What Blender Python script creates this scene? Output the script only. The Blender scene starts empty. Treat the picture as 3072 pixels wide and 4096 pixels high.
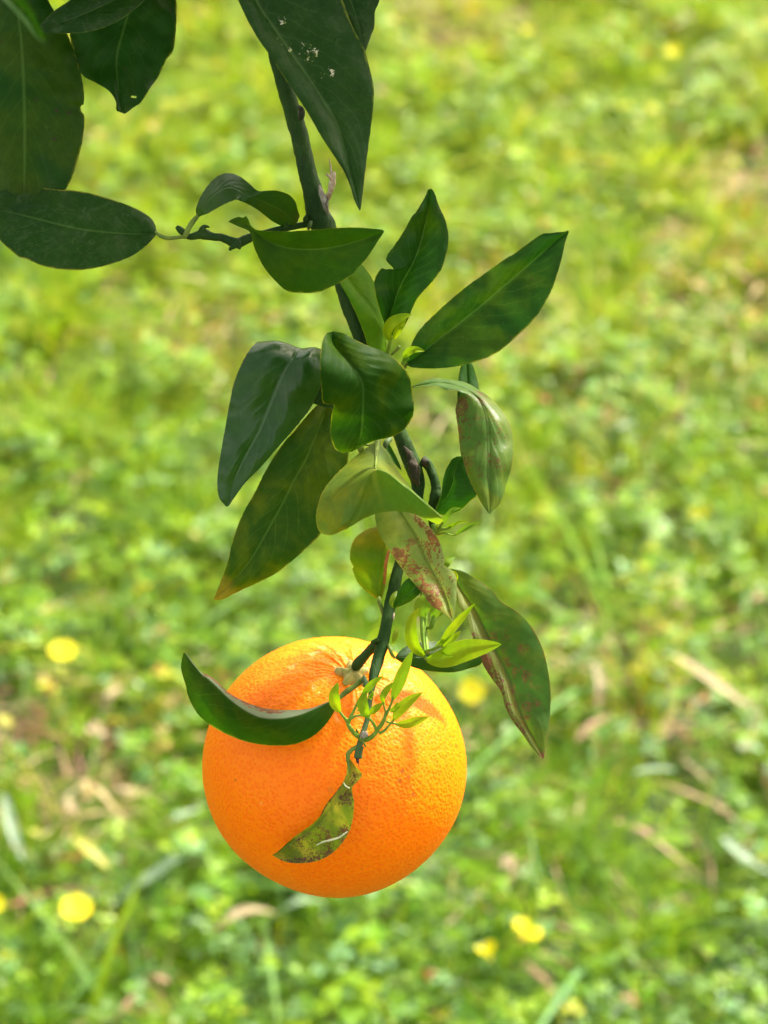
import bpy, math, random
import numpy as np
from mathutils import Vector, noise as mnoise

random.seed(7)
RNG = np.random.default_rng(11)
SC = bpy.context.scene
COL = SC.collection

# ------------------------------------------------------------------ camera
PITCH = math.radians(38.0)
CAM_H = 1.35
cam_d = bpy.data.cameras.new('camera')
cam = bpy.data.objects.new('camera', cam_d)
COL.objects.link(cam)
cam.location = (0, 0, CAM_H)
cam.rotation_euler = (math.pi / 2 - PITCH, 0, 0)
cam_d.sensor_fit = 'HORIZONTAL'
cam_d.sensor_width = 13.0
cam_d.lens = 40.0
cam_d.clip_start = 0.02
cam_d.clip_end = 600.0
cam_d.dof.use_dof = True
cam_d.dof.focus_distance = 0.695
cam_d.dof.aperture_fstop = 5.8
cam_d.dof.aperture_blades = 7
SC.camera = cam

# ------------------------------------------------------------------ light
SUN_EL, SUN_AZ = math.radians(40), math.radians(42)     # azimuth from +Y towards +X
world = bpy.data.worlds.new('World')
SC.world = world
world.use_nodes = True
wn = world.node_tree
bg = wn.nodes['Background']
sky = wn.nodes.new('ShaderNodeTexSky')
sky.sky_type = 'NISHITA'
sky.sun_disc = False
sky.sun_elevation = SUN_EL
sky.sun_rotation = SUN_AZ
sky.dust_density = 3.0
hs = wn.nodes.new('ShaderNodeHueSaturation')          # thin milky haze: a paler sky than the clear-air model
hs.inputs['Saturation'].default_value = .45
wn.links.new(sky.outputs[0], hs.inputs['Color'])
tint = wn.nodes.new('ShaderNodeMix')                     # warm white balance of the haze
tint.data_type = 'RGBA'
tint.blend_type = 'MULTIPLY'
tint.inputs[0].default_value = 1.0
tint.inputs[7].default_value = (1.05, .99, .80, 1)
wn.links.new(hs.outputs[0], tint.inputs[6])
wn.links.new(tint.outputs[2], bg.inputs[0])
bg.inputs[1].default_value = 0.15
sun_d = bpy.data.lights.new('sun', 'SUN')
sun_d.energy = 3.3
sun_d.angle = math.radians(5.0)
sun_d.color = (1.0, 0.95, 0.86)
sun = bpy.data.objects.new('sun', sun_d)
COL.objects.link(sun)
SDIR = Vector((math.sin(SUN_AZ) * math.cos(SUN_EL), math.cos(SUN_AZ) * math.cos(SUN_EL), math.sin(SUN_EL)))
sun.rotation_euler = SDIR.to_track_quat('Z', 'Y').to_euler()
vs = SC.view_settings
vs.view_transform = 'Standard'
vs.look = 'None'
vs.gamma = 1.0
vs.use_curve_mapping = False
vs.exposure = 1.78

# ------------------------------------------------------------------ mapping photo measurements -> metres
FPX = 40.0 / 13.0 * 3072
CX, CU, CW = np.array([1., 0, 0]), np.array([0, math.sin(PITCH), math.cos(PITCH)]), np.array([0, -math.cos(PITCH), math.sin(PITCH)])
CP = np.array([0, 0, CAM_H])
Z0 = 0.70


def P(x, y, d=0.0):
    """point seen at photo pixel x, y lying d mm nearer than the branch plane"""
    z = Z0 - d / 1000.0
    return CP + z * ((x - 1536) / FPX * CX + (2048 - y) / FPX * CU - CW)


def G(x, y, h=0.0):
    """point on the plane z = h seen at photo pixel x, y"""
    r = (x - 1536) / FPX * CX + (2048 - y) / FPX * CU - CW
    t = (h - CAM_H) / r[2]
    return CP + t * r


ZOOM = {2: (800, 0, .5425), 1: (0, 0, .5425), 3: (600, 600, .663), 4: (1300, 700, .663), 5: (800, 1300, .5425),
        6: (1300, 1400, .6028), 7: (1200, 2200, .663), 8: (600, 2400, .7836), 0: (0, 0, 1)}


def zt(z, pts):
    ox, oy, s = ZOOM[z]
    return [(ox + p[0] * s, oy + p[1] * s) + tuple(p[2:]) for p in pts]


def crom(pts, n, closed=False, chord=True, lin=False):
    """resample a polyline (k, dim) to n points with a centripetal-like Catmull-Rom"""
    p = np.asarray(pts, float)
    if len(p) < 3 or lin:
        t = np.linspace(0, 1, len(p))
        if chord:
            s = np.r_[0, np.cumsum(np.linalg.norm(np.diff(p[:, :2], axis=0), axis=1) + 1e-6)]
            t = s / s[-1]
        q = np.linspace(0, 1, n)
        return np.stack([np.interp(q, t, p[:, i]) for i in range(p.shape[1])], 1)
    e = np.vstack([2 * p[0] - p[1], p, 2 * p[-1] - p[-2]])
    out = []
    m = 12
    for i in range(1, len(e) - 2):
        t = np.linspace(0, 1, m, endpoint=False)[:, None]
        a, b, c, d = e[i - 1], e[i], e[i + 1], e[i + 2]
        # limit tangents by the shorter neighbour to keep notches tight
        lb = np.linalg.norm(c - b)
        m1 = (c - a) * .5
        m2 = (d - b) * .5
        for mm in (m1, m2):
            l = np.linalg.norm(mm)
            if l > lb and l > 0:
                mm *= lb / l
        h00 = 2 * t**3 - 3 * t**2 + 1
        h10 = t**3 - 2 * t**2 + t
        h01 = -2 * t**3 + 3 * t**2
        h11 = t**3 - t**2
        out.append(h00 * b + h10 * m1 + h01 * c + h11 * m2)
    out = np.vstack(out + [p[-1:]])
    if chord:
        s = np.r_[0, np.cumsum(np.linalg.norm(np.diff(out[:, :min(3, out.shape[1])], axis=0), axis=1) + 1e-9)]
        s /= s[-1]
    else:
        s = np.linspace(0, 1, len(out))
    q = np.linspace(0, 1, n)
    return np.stack([np.interp(q, s, out[:, i]) for i in range(out.shape[1])], 1)


def link_mesh(name, verts, faces, mat, parent=None, uvs=None, smooth=True, cols=None):
    me = bpy.data.meshes.new(name)
    me.from_pydata([tuple(v) for v in verts], [], faces)
    if smooth:
        me.polygons.foreach_set('use_smooth', [True] * len(me.polygons))
    if uvs is not None:
        ul = me.uv_layers.new(name='UVMap')
        li = np.empty(len(me.loops), dtype=np.int32)
        me.loops.foreach_get('vertex_index', li)
        ul.data.foreach_set('uv', np.asarray(uvs, np.float32)[li].ravel())
    me.materials.append(mat)
    me.update()
    o = bpy.data.objects.new(name, me)
    COL.objects.link(o)
    if parent is not None:
        o.parent = parent
        if parent.get('_world_origin') is None:
            o.matrix_parent_inverse.identity()
    return o


def empty(name, loc, label, cat, group=None):
    o = bpy.data.objects.new(name, None)
    o.empty_display_size = 0.02
    COL.objects.link(o)
    o.location = loc
    o['label'] = label
    o['category'] = cat
    if group:
        o['group'] = group
    return o


# ------------------------------------------------------------------ node helpers
class NT:
    def __init__(s, name):
        s.m = bpy.data.materials.new(name)
        s.m.use_nodes = True
        s.t = s.m.node_tree
        s.t.nodes.clear()
        s.out = s.t.nodes.new('ShaderNodeOutputMaterial')

    def n(s, typ, **kw):
        nd = s.t.nodes.new(typ)
        for k, v in kw.items():
            setattr(nd, k, v)
        return nd

    def l(s, a, b):
        s.t.links.new(a, b)

    def setin(s, sock, v):
        if hasattr(v, 'is_output') or isinstance(v, bpy.types.NodeSocket):
            s.l(v, sock)
        elif isinstance(v, (tuple, list)) and len(v) == 3 and sock.type == 'RGBA':
            sock.default_value = (*v, 1)
        else:
            sock.default_value = v

    def math(s, op, a, b=0.0, c=0.0, clamp=False):
        nd = s.n('ShaderNodeMath', operation=op, use_clamp=clamp)
        s.setin(nd.inputs[0], a)
        s.setin(nd.inputs[1], b)
        s.setin(nd.inputs[2], c)
        return nd.outputs[0]

    def mix(s, f, a, b, mode='MIX'):
        nd = s.n('ShaderNodeMix', data_type='RGBA', blend_type=mode)
        s.setin(nd.inputs[0], f)
        s.setin(nd.inputs[6], a)
        s.setin(nd.inputs[7], b)
        return nd.outputs[2]

    def ramp(s, v, lo, hi, a=0.0, b=1.0, smooth=True):
        nd = s.n('ShaderNodeMapRange', interpolation_type='SMOOTHSTEP' if smooth else 'LINEAR')
        s.setin(nd.inputs[0], v)
        s.setin(nd.inputs[1], lo)
        s.setin(nd.inputs[2], hi)
        s.setin(nd.inputs[3], a)
        s.setin(nd.inputs[4], b)
        return nd.outputs[0]

    def noise(s, vec, scale, detail=3.0, rough=0.55, dist=0.0, color=False):
        nd = s.n('ShaderNodeTexNoise')
        if vec is not None:
            s.l(vec, nd.inputs['Vector'])
        nd.inputs['Scale'].default_value = scale
        nd.inputs['Detail'].default_value = detail
        nd.inputs['Roughness'].default_value = rough
        nd.inputs['Distortion'].default_value = dist
        return nd.outputs[1 if color else 0]

    def voro(s, vec, scale, feature='F1', rnd=1.0, out=0):
        nd = s.n('ShaderNodeTexVoronoi', feature=feature)
        if vec is not None:
            s.l(vec, nd.inputs['Vector'])
        nd.inputs['Scale'].default_value = scale
        nd.inputs['Randomness'].default_value = rnd
        return nd.outputs[out]


LIGHT = (.47, .54, .34)                                   # old, paler leaves
DARK = (.33, .58, .26)


def leaf_mat(name, base=(.030, .075, .012), mott=(.085, .11, .008), mott_amt=.5, seed=0.0, rough=.44, trans=.30,
             transcol=None, rim=(.22, .20, .02), rib=(.09, .16, .04), rib_w=.012, vein=.5, spots=None, spot_col=(.16, .045, .03),
             tip=None, tip_col=(.18, .13, .015), scuff_glow=None, speck=1.0, spec=.10, dust=0.0, big=70.0, half=None, marks=0.0, bump=.5, tone=None):
    tone = tone or DARK
    base = tuple(x * k for x, k in zip(base, tone))
    mott = tuple(x * k for x, k in zip(mott, (tone[0] * 1.25, tone[1], tone[2])))
    T = NT(name)
    tc = T.n('ShaderNodeTexCoord')
    mp = T.n('ShaderNodeMapping')
    mp.inputs['Location'].default_value = (seed * 1.37, seed * .71, seed * 2.3)
    T.l(tc.outputs['Object'], mp.inputs[0])
    V = mp.outputs[0]
    sep = T.n('ShaderNodeSeparateXYZ')
    T.l(tc.outputs['UV'], sep.inputs[0])
    u, v = sep.outputs[0], sep.outputs[1]
    au = T.math('ABSOLUTE', T.math('SUBTRACT', u, .5))           # 0 at the midrib, 0.5 at the margin
    n1 = T.noise(V, big, 3.0, .55, .6)
    mfac = T.ramp(n1, .40, .66)
    # mottling fades along the ribs
    c = T.mix(T.math('MULTIPLY', mfac, mott_amt), base, mott)
    n2 = T.noise(V, 420.0, 3.0, .6)
    c = T.mix(T.ramp(n2, .3, .7, 0, .28), c, tuple(x * .55 for x in base))
    if half:                                                     # one half of the blade takes a second colour
        hs, hc, ha = half
        hm = T.ramp(u, .47, .53) if hs > 0 else T.ramp(u, .53, .47)
        c = T.mix(T.math('MULTIPLY', hm, ha), c, hc)
    # secondary veins
    ph = T.math('SUBTRACT', T.math('MULTIPLY', v, 11.0), T.math('MULTIPLY', au, 7.0))
    ph = T.math('ADD', ph, T.math('MULTIPLY', T.noise(V, 120.0, 2.0), .9))
    fr = T.math('ABSOLUTE', T.math('SUBTRACT', T.math('FRACT', ph), .5))
    vl = T.ramp(fr, .05, .0)
    vfade = T.math('MULTIPLY', T.ramp(au, .46, .2), T.ramp(au, .0, .03))
    vl = T.math('MULTIPLY', vl, vfade)
    c = T.mix(T.math('MULTIPLY', vl, .24 * vein), c, rib)
    # oil glands
    vd = T.voro(V, 1500.0)
    dots = T.ramp(vd, .21, .12)
    keep = T.math('MULTIPLY', T.ramp(T.noise(V, 900.0, 1.0), .5, .66), T.ramp(T.noise(V, 110.0, 2.0), .4, .65))
    dots = T.math('MULTIPLY', dots, keep)
    c = T.mix(T.math('MULTIPLY', dots, .45 * speck), c, (.16, .22, .07))
    if marks > 0:
        mk = T.ramp(T.voro(V, 210.0), .16, .10)
        mk = T.math('MULTIPLY', mk, T.ramp(T.noise(V, 160.0, 1.0), .56, .6))
        c = T.mix(T.math('MULTIPLY', mk, marks), c, (.03, .022, .015))
    # midrib
    ribm = T.ramp(au, rib_w * 1.6, rib_w * .5)
    ribm = T.math('MULTIPLY', ribm, T.ramp(v, 1.0, .75, .15, 1))
    c = T.mix(T.math('MULTIPLY', ribm, .24), c, rib)
    # spots
    if spots:
        for (uc, uw, v0, v1, amt, sc) in spots:
            mu = T.ramp(T.math('ABSOLUTE', T.math('SUBTRACT', u, uc)), uw, uw * .2)
            mv = T.math('MULTIPLY', T.ramp(v, v0, v0 + .12), T.ramp(v, v1, v1 - .12))
            msk = T.math('MULTIPLY', mu, mv)
            nn = T.noise(V, sc * 1.9, 3.0, .6, .2)
            n3 = T.noise(V, sc * .22, 2.0, .5, 0)
            val = T.math('ADD', T.math('ADD', T.math('MULTIPLY', nn, .7), T.math('MULTIPLY', n3, .5)), T.math('MULTIPLY', T.math('SUBTRACT', msk, 1.0), .35))
            sm = T.ramp(val, .67 - amt, .70 - amt)
            c = T.mix(T.math('MULTIPLY', sm, .88), c, T.mix(T.ramp(n2, .35, .65), spot_col, tuple(x * .55 for x in spot_col)))
    if scuff_glow:
        for (su, sv, sr, den) in scuff_glow:
            dx = T.math('SUBTRACT', u, su)
            dy = T.math('MULTIPLY', T.math('SUBTRACT', v, sv), 2.2)
            dd = T.math('SQRT', T.math('ADD', T.math('MULTIPLY', dx, dx), T.math('MULTIPLY', dy, dy)))
            sm = T.ramp(dd, sr, sr * .2)
            val = T.math('ADD', T.noise(V, 520.0, 5.0, .7, .5), T.math('MULTIPLY', T.math('SUBTRACT', sm, 1.0), .30))
            s1 = T.ramp(val, .60 - den, .64 - den)
            c = T.mix(s1, c, T.mix(T.ramp(T.noise(V, 300.0, 1.0), .45, .6), (.42, .38, .30), (.25, .30, .06)))
    if dust > 0:
        dn = T.math('MULTIPLY', T.ramp(T.noise(V, 260.0, 6.0, .75, 1.5), .45, .75), dust)
        c = T.mix(dn, c, (.22, .26, .18))
    if tip:
        tm = T.ramp(T.math('ADD', v, T.math('MULTIPLY', T.math('SUBTRACT', T.noise(V, 150.0, 2.0), .5), .2)), tip, min(1.0, tip + .12))
        c = T.mix(T.math('MULTIPLY', tm, .8), c, tip_col)
    # margin
    em = T.ramp(T.math('ADD', au, T.math('MULTIPLY', T.math('SUBTRACT', T.noise(V, 500.0, 2.0), .5), .03)), .480, .497)
    c = T.mix(T.math('MULTIPLY', T.math('MULTIPLY', em, T.ramp(T.noise(V, 180.0, 2.0), .35, .6)), .6), c, rim)
    # relief
    bp = T.n('ShaderNodeBump')
    bp.inputs['Strength'].default_value = bump
    bp.inputs['Distance'].default_value = .0006
    hgt = T.math('ADD', T.math('MULTIPLY', T.math('MULTIPLY', T.ramp(fr, .25, 0.0), vfade), -.20 * vein), T.math('ADD', T.math('MULTIPLY', T.noise(V, 420.0, 4.0), .45), T.math('MULTIPLY', T.noise(V, 70.0, 2.0), .9)))
    hgt = T.math('ADD', hgt, T.math('MULTIPLY', T.ramp(au, .03, 0.0), -.35))
    T.l(hgt, bp.inputs['Height'])
    pb = T.n('ShaderNodeBsdfPrincipled')
    T.l(c, pb.inputs['Base Color'])
    rr = T.math('ADD', rough, T.math('MULTIPLY', T.math('SUBTRACT', T.noise(V, 90.0, 2.0), .5), .25))
    T.l(rr, pb.inputs['Roughness'])
    pb.inputs['Specular IOR Level'].default_value = spec
    T.l(bp.outputs[0], pb.inputs['Normal'])
    tr = T.n('ShaderNodeBsdfTranslucent')
    tcn = T.mix(1.0, c, transcol or (2.1, 2.4, .6), 'MULTIPLY')
    T.l(tcn, tr.inputs[0])
    mx = T.n('ShaderNodeMixShader')
    mx.inputs[0].default_value = trans
    T.l(pb.outputs[0], mx.inputs[1])
    T.l(tr.outputs[0], mx.inputs[2])
    T.l(mx.outputs[0], T.out.inputs[0])
    return T.m


def stem_mat(name, a, b, scale=160.0, rough=.55, crack=.5, crack_col=(.20, .17, .12), stretch=(1, 1, 1)):
    T = NT(name)
    tc = T.n('ShaderNodeTexCoord')
    V = tc.outputs['Object']
    mp = T.n('ShaderNodeMapping')
    T.l(V, mp.inputs[0])
    mp.inputs['Scale'].default_value = (1.0, .25, .25)
    W = mp.outputs[0]
    c = T.mix(T.ramp(T.noise(V, scale, 4.0, .6), .35, .65), a, b)
    cr = T.ramp(T.noise(W, 700.0, 4.0, .7, .6), .55, .66)
    cr = T.math('MULTIPLY', cr, T.ramp(T.noise(V, 110.0, 2.0), .42, .58))
    c = T.mix(T.math('MULTIPLY', cr, crack), c, crack_col)
    sp = T.ramp(T.voro(V, 900.0), .2, .1)
    sp = T.math('MULTIPLY', sp, T.ramp(T.noise(V, 700.0, 1.0), .52, .6))
    c = T.mix(T.math('MULTIPLY', sp, .25), c, (.20, .24, .12))
    bp = T.n('ShaderNodeBump')
    bp.inputs['Strength'].default_value = .9
    bp.inputs['Distance'].default_value = .0008
    T.l(T.math('ADD', T.noise(W, 500.0, 4.0, .6), T.math('MULTIPLY', cr, .5)), bp.inputs['Height'])
    pb = T.n('ShaderNodeBsdfPrincipled')
    T.l(c, pb.inputs['Base Color'])
    pb.inputs['Roughness'].default_value = rough
    pb.inputs['Specular IOR Level'].default_value = .14
    T.l(bp.outputs[0], pb.inputs['Normal'])
    T.l(pb.outputs[0], T.out.inputs[0])
    return T.m


# ------------------------------------------------------------------ lawn
def fnoise(x, y, wl, seed, octv=3):
    r = np.random.default_rng(seed)
    out = np.zeros_like(x)
    amp = 1.0
    tot = 0
    for o in range(octv):
        for k in range(5):
            a = r.uniform(0, 2 * math.pi)
            f = 2 * math.pi / wl * r.uniform(.7, 1.3) * 2**o
            out += amp * np.sin(f * (x * math.cos(a) + y * math.sin(a)) + r.uniform(0, 6.28) + 1.5 * np.sin(f * .4 * (x * math.sin(a) - y * math.cos(a))))
        tot += amp * 1.6
        amp *= .6
    return out / tot


def plant_mat(name, rough=.42, trans=.45, tmul=(1.5, 1.5, .6), spec=.5):
    T = NT(name)
    at = T.n('ShaderNodeAttribute', attribute_name='Col')
    pb = T.n('ShaderNodeBsdfPrincipled')
    T.l(at.outputs[0], pb.inputs['Base Color'])
    pb.inputs['Roughness'].default_value = rough
    pb.inputs['Specular IOR Level'].default_value = spec
    tr = T.n('ShaderNodeBsdfTranslucent')
    T.l(T.mix(1.0, at.outputs[0], tmul, 'MULTIPLY'), tr.inputs[0])
    mx = T.n('ShaderNodeMixShader')
    mx.inputs[0].default_value = trans
    T.l(pb.outputs[0], mx.inputs[1])
    T.l(tr.outputs[0], mx.inputs[2])
    T.l(mx.outputs[0], T.out.inputs[0])
    return T.m


def np_mesh(name, verts, tris, vcol, mat, parent=None, kind=None, label=None, cat=None):
    me = bpy.data.meshes.new(name)
    nv, nt = len(verts), len(tris)
    me.vertices.add(nv)
    me.vertices.foreach_set('co', np.asarray(verts, np.float32).ravel())
    me.loops.add(nt * 3)
    me.loops.foreach_set('vertex_index', np.asarray(tris, np.int32).ravel())
    me.polygons.add(nt)
    me.polygons.foreach_set('loop_start', np.arange(0, nt * 3, 3, dtype=np.int32))
    me.polygons.foreach_set('use_smooth', np.ones(nt, bool))
    at = me.color_attributes.new('Col', 'FLOAT_COLOR', 'POINT')
    at.data.foreach_set('color', np.c_[vcol, np.ones(nv)].astype(np.float32).ravel())
    me.materials.append(mat)
    me.update(calc_edges=True)
    o = bpy.data.objects.new(name, me)
    COL.objects.link(o)
    if kind:
        o['kind'] = kind
    if label:
        o['label'] = label
        o['category'] = cat
    return o


def scatter(density_fn, x0, x1, y0, y1, n):
    x = RNG.uniform(x0, x1, n)
    y = RNG.uniform(y0, y1, n)
    keep = RNG.uniform(0, 1, n) < density_fn(x, y)
    return x[keep], y[keep]


def in_view(x, y, m=.18):
    half = .162 * (y * math.cos(PITCH) + (CAM_H) * math.sin(PITCH)) + m
    return (np.abs(x) < half) & (y > .88) & (y < 3.25)


def dry(x, y):
    """bare / dry patches seen in the lawn"""
    g = fnoise(x, y, .55, 5, 3) * .5 + .5
    k = np.clip((g - .74) * 2.6, 0, 1)
    for (px, py, r, a) in DRYP:
        c = G(px, py)
        q = np.exp(-(((x - c[0]) / r)**2 + ((y - c[1]) / (r * 1.5))**2))
        k = np.maximum(k, q * a)
    return k


DRYP = [(330, 660, .05, .7), (2900, 1150, .08, .6), (1130, 1080, .03, .3), (2750, 1400, .06, .5), (2350, 1400, .05, .4),
        (3000, 1500, .07, .6), (1900, 1280, .07, .8), (300, 3200, .06, .8), (2420, 2700, .06, .7), (2750, 2750, .08, .6), (60, 2980, .05, .6),
        (650, 2980, .05, .5), (2380, 1880, .05, .5), (2900, 350, .08, .3)]

PAL = np.array([[.33, .44, .010], [.22, .35, .010], [.125, .24, .011], [.050, .115, .010], [.24, .38, .11], [.50, .34, .13], [.46, .42, .02], [.38, .15, .02]])


def blades(x, y, hmin, hmax, wmin, wmax, seg, lean, colw):
    n = len(x)
    rr = RNG
    h = rr.uniform(hmin, hmax, n) * (1 + .55 * fnoise(x, y, .16, 21, 2))
    w = rr.uniform(wmin, wmax, n)
    az = rr.uniform(0, 2 * math.pi, n)
    ln = rr.uniform(lean[0], lean[1], n)
    wa = rr.uniform(0, 2 * math.pi, n)
    dx, dy = np.cos(az), np.sin(az)
    px, py = np.cos(wa), np.sin(wa)
    px2 = px - dx * (px * dx + py * dy) * .7
    py2 = py - dy * (px * dx + py * dy) * .7
    nn = np.sqrt(px2**2 + py2**2) + 1e-6
    px, py = px2 / nn, py2 / nn
    V = []
    for s in range(seg + 1):
        t = s / seg
        off = ln * h * t**1.7
        zz = h * (t - .35 * ln * t**2) * np.ones(n)
        bx, by = x + dx * off, y + dy * off
        ww = w * (1 - t**2.2) * .5
        if s < seg:
            V.append(np.stack([bx - px * ww, by - py * ww, zz], 1))
            V.append(np.stack([bx + px * ww, by + py * ww, zz], 1))
        else:
            V.append(np.stack([bx, by, zz], 1))
    k = 2 * seg + 1
    verts = np.stack(V, 1).reshape(-1, 3)
    base = (np.arange(n) * k)[:, None]
    tr = []
    for s in range(seg - 1):
        a = 2 * s
        tr += [[a, a + 1, a + 3], [a, a + 3, a + 2]]
    a = 2 * (seg - 1)
    tr += [[a, a + 1, a + 2]]
    tris = (base[:, None, :] + np.array(tr)[None]).reshape(-1, 3)
    col = colw[:, None, :] * np.ones((1, k, 1))
    return verts, tris, col.reshape(-1, 3)


def pick_cols(x, y, w0, dryk=1.0):
    n = len(x)
    dk = dry(x, y) * dryk
    g = fnoise(x, y, .11, 31, 3) * .42
    far = np.clip((y - 1.3) / 1.6, 0, 1)  # brighter far, darker near: backlight and shading put into the plant colours
    W = np.tile(np.array(w0, float), (n, 1))
    W[:, 0] *= np.exp(1.6 * g) * (.55 + .9 * far)
    W[:, 2] *= np.exp(-1.6 * g)
    W[:, 3] *= np.exp(-1.8 * g) * (1.3 - .7 * far)
    W[:, 6] *= .5 + 1.3 * far
    W[:, 4] *= 2.0 - 1.2 * far  # extra pale green nearby stands in for sky highlights on the leaves
    W[:, 5] += .9 * dk
    W[:, 7] += .35 * dk
    W[:, 6] += .6 * dk
    W /= W.sum(1, keepdims=True)
    cum = np.cumsum(W, 1)
    r = RNG.uniform(0, 1, n)[:, None]
    idx = np.minimum((r > cum).sum(1), len(PAL) - 1)
    nearm = np.clip(1.0 - (y - 1.2) / 1.0, 0, 1)[:, None]
    c = PAL[idx] * (1 - nearm * np.array([[.20, .08, -.15]])) * RNG.uniform(.75, 1.25, (n, 1)) * np.stack([RNG.uniform(.88, 1.12, n), np.ones(n), RNG.uniform(.7, 1.3, n)], 1)
    return c


def leafy(x, y, hgt, size, cols, tilt=.5, notch=True):
    """small trefoil leaves: 3 broad leaflets, each 4 triangles"""
    n = len(x)
    rot = RNG.uniform(0, 2 * math.pi, n)
    VV, CC, TT = [], [], []
    nx, ny = RNG.normal(0, tilt * .4, n), RNG.normal(0, tilt * .4, n)
    k = 6
    for j in range(3):
        a = rot + j * 2.094
        ca, sa = np.cos(a), np.sin(a)
        prof = [(0.05, 0), (.55, -.42), (1.0, -.30), (.90, 0), (1.0, .30), (.55, .42)]
        dz = RNG.normal(0, .18, n)
        P_ = []
        for (r_, s_) in prof:
            lx = (r_ * ca - s_ * sa) * size
            ly = (r_ * sa + s_ * ca) * size
            lz = lx * nx + ly * ny + (abs(s_) * .25 + dz * r_) * size
            P_.append(np.stack([x + lx, y + ly, hgt + lz], 1))
        VV.append(np.stack(P_, 1))
    V = np.stack(VV, 1).reshape(-1, 3)
    nl = n * 3
    base = (np.arange(nl) * k)[:, None, None]
    tr = np.array([[0, 1, 3], [1, 2, 3], [0, 3, 5], [3, 4, 5]])[None]
    tris = (base + tr).reshape(-1, 3)
    C = np.repeat(cols, 3 * k, axis=0)
    return V, tris, C


def build_lawn():
    # bare soil / thatch sheet reaching the horizon
    T = NT('soil_and_thatch')
    tc = T.n('ShaderNodeTexCoord')
    V = tc.outputs['Object']
    c = T.mix(T.ramp(T.noise(V, 14.0, 5.0, .6), .35, .65), (.030, .050, .012), (.075, .055, .028))
    c = T.mix(T.ramp(T.noise(V, 60.0, 4.0, .6), .4, .7), c, (.06, .12, .018))
    pb = T.n('ShaderNodeBsdfPrincipled')
    T.l(c, pb.inputs['Base Color'])
    pb.inputs['Roughness'].default_value = .9
    T.l(pb.outputs[0], T.out.inputs[0])
    N = 60
    xs = np.r_[-200, -60, np.linspace(-6, 6, N), 60, 200]
    ys = np.r_[-200, -60, np.linspace(-2, 10, N), 60, 200]
    vv, ff = [], []
    for j, yy in enumerate(ys):
        for i, xx in enumerate(xs):
            vv.append((xx, yy, .006 * math.sin(xx * 5.1 + 1) * math.cos(yy * 4.3)))
    w = len(xs)
    for j in range(len(ys) - 1):
        for i in range(w - 1):
            ff.append((j * w + i, j * w + i + 1, (j + 1) * w + i + 1, (j + 1) * w + i))
    g = link_mesh('ground', vv, ff, T.m)
    g['kind'] = 'structure'

    gm = plant_mat('grass_blades', .5, .48, (1.55, 1.45, .35), .2)
    w0 = [1.5, 1.6, 1.1, .5, .22, .10, .45, .02]
    parts = []
    # dense grass in view
    gap = lambda a, b: 1 - .85 * np.clip(-2.2 * fnoise(a, b, .055, 77, 2) - .55, 0, 1) * np.clip((2.3 - b) / .9, 0, 1)
    x, y = scatter(lambda a, b: in_view(a, b) * gap(a, b) * np.clip(.55 + .6 * fnoise(a, b, .13, 3, 2), .08, 1) * (1 - .75 * dry(a, b)), -.95, .95, .8, 3.3, 560000)
    parts.append(blades(x, y, .018, .055, .0012, .0032, 3, (.3, 1.6), pick_cols(x, y, w0)))
    # surrounding, sparser and coarser
    x, y = scatter(lambda a, b: ~in_view(a, b) * 1.0, -4, 4, -.8, 7, 160000)
    parts.append(blades(x, y, .03, .065, .006, .012, 2, (.3, 1.4), pick_cols(x, y, w0)))
    # longer arching pale blades
    x, y = scatter(lambda a, b: in_view(a, b) * np.clip(.5 + fnoise(a, b, .5, 8, 2), .1, 1), -.95, .95, .8, 3.3, 3600)
    parts.append(blades(x, y, .04, .09, .003, .0065, 3, (.9, 2.0), pick_cols(x, y, [.7, .6, .3, .1, .9, .02, .3, .01], 0.0)))
    off = 0
    VV, TT, CC = [], [], []
    for v, t, c in parts:
        VV.append(v), TT.append(t + off), CC.append(c)
        off += len(v)
    np_mesh('grass', np.vstack(VV), np.vstack(TT), np.vstack(CC), gm, kind='stuff',
            label='sunlit short green lawn grass out of focus behind the orange', cat='grass')

    cm = plant_mat('clover_leaves', .42, .42, (1.5, 1.45, .35), .3)
    x, y = scatter(lambda a, b: in_view(a, b) * gap(a, b) * np.clip(.55 + .75 * fnoise(a, b, .35, 13, 2) + .25 * (1.9 - b), .05, 1) * (1 - .8 * dry(a, b)), -.95, .95, .8, 3.3, 105000)
    n = len(x)
    hgt = .033 + .022 * fnoise(x, y, .12, 17, 2) + RNG.uniform(-.012, .012, n)
    cols = pick_cols(x, y, [1.0, 1.7, 1.5, .6, .45, .03, .25, .02])
    v1 = leafy(x, y, hgt, RNG.uniform(.0035, .0085, n) * (1 + .15 * np.clip(1.9 - y, 0, 1)), cols)
    x, y = scatter(lambda a, b: ~in_view(a, b) * 1.0, -2.5, 2.5, 0, 5, 16000)
    n = len(x)
    v2 = leafy(x, y, .03 + RNG.uniform(-.01, .012, n), RNG.uniform(.010, .018, n), pick_cols(x, y, [1.0, 1.7, 1.5, .6, .25, .03, .25, .02]))
    np_mesh('clover', np.vstack([v1[0], v2[0]]), np.vstack([v1[1], v2[1] + len(v1[0])]), np.vstack([v1[2], v2[2]]), cm, kind='stuff',
            label='low clover leaves growing thickly through the lawn', cat='clover')

    # thatch, straw bits and fallen petals lying in the turf
    sm = plant_mat('dry_thatch', .7, .2, (1, 1, .8), .3)
    x, y = scatter(lambda a, b: in_view(a, b) * np.clip(.08 + .8 * dry(a, b), 0, 1), -.95, .95, .8, 3.3, 24000)
    pal = np.array([[.55, .40, .22], [.48, .30, .16], [.62, .50, .30], [.36, .17, .08], [.42, .22, .17], [.58, .36, .25]])
    cc = pal[RNG.integers(0, len(pal), len(x))] * RNG.uniform(.6, 1.2, (len(x), 1))
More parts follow.
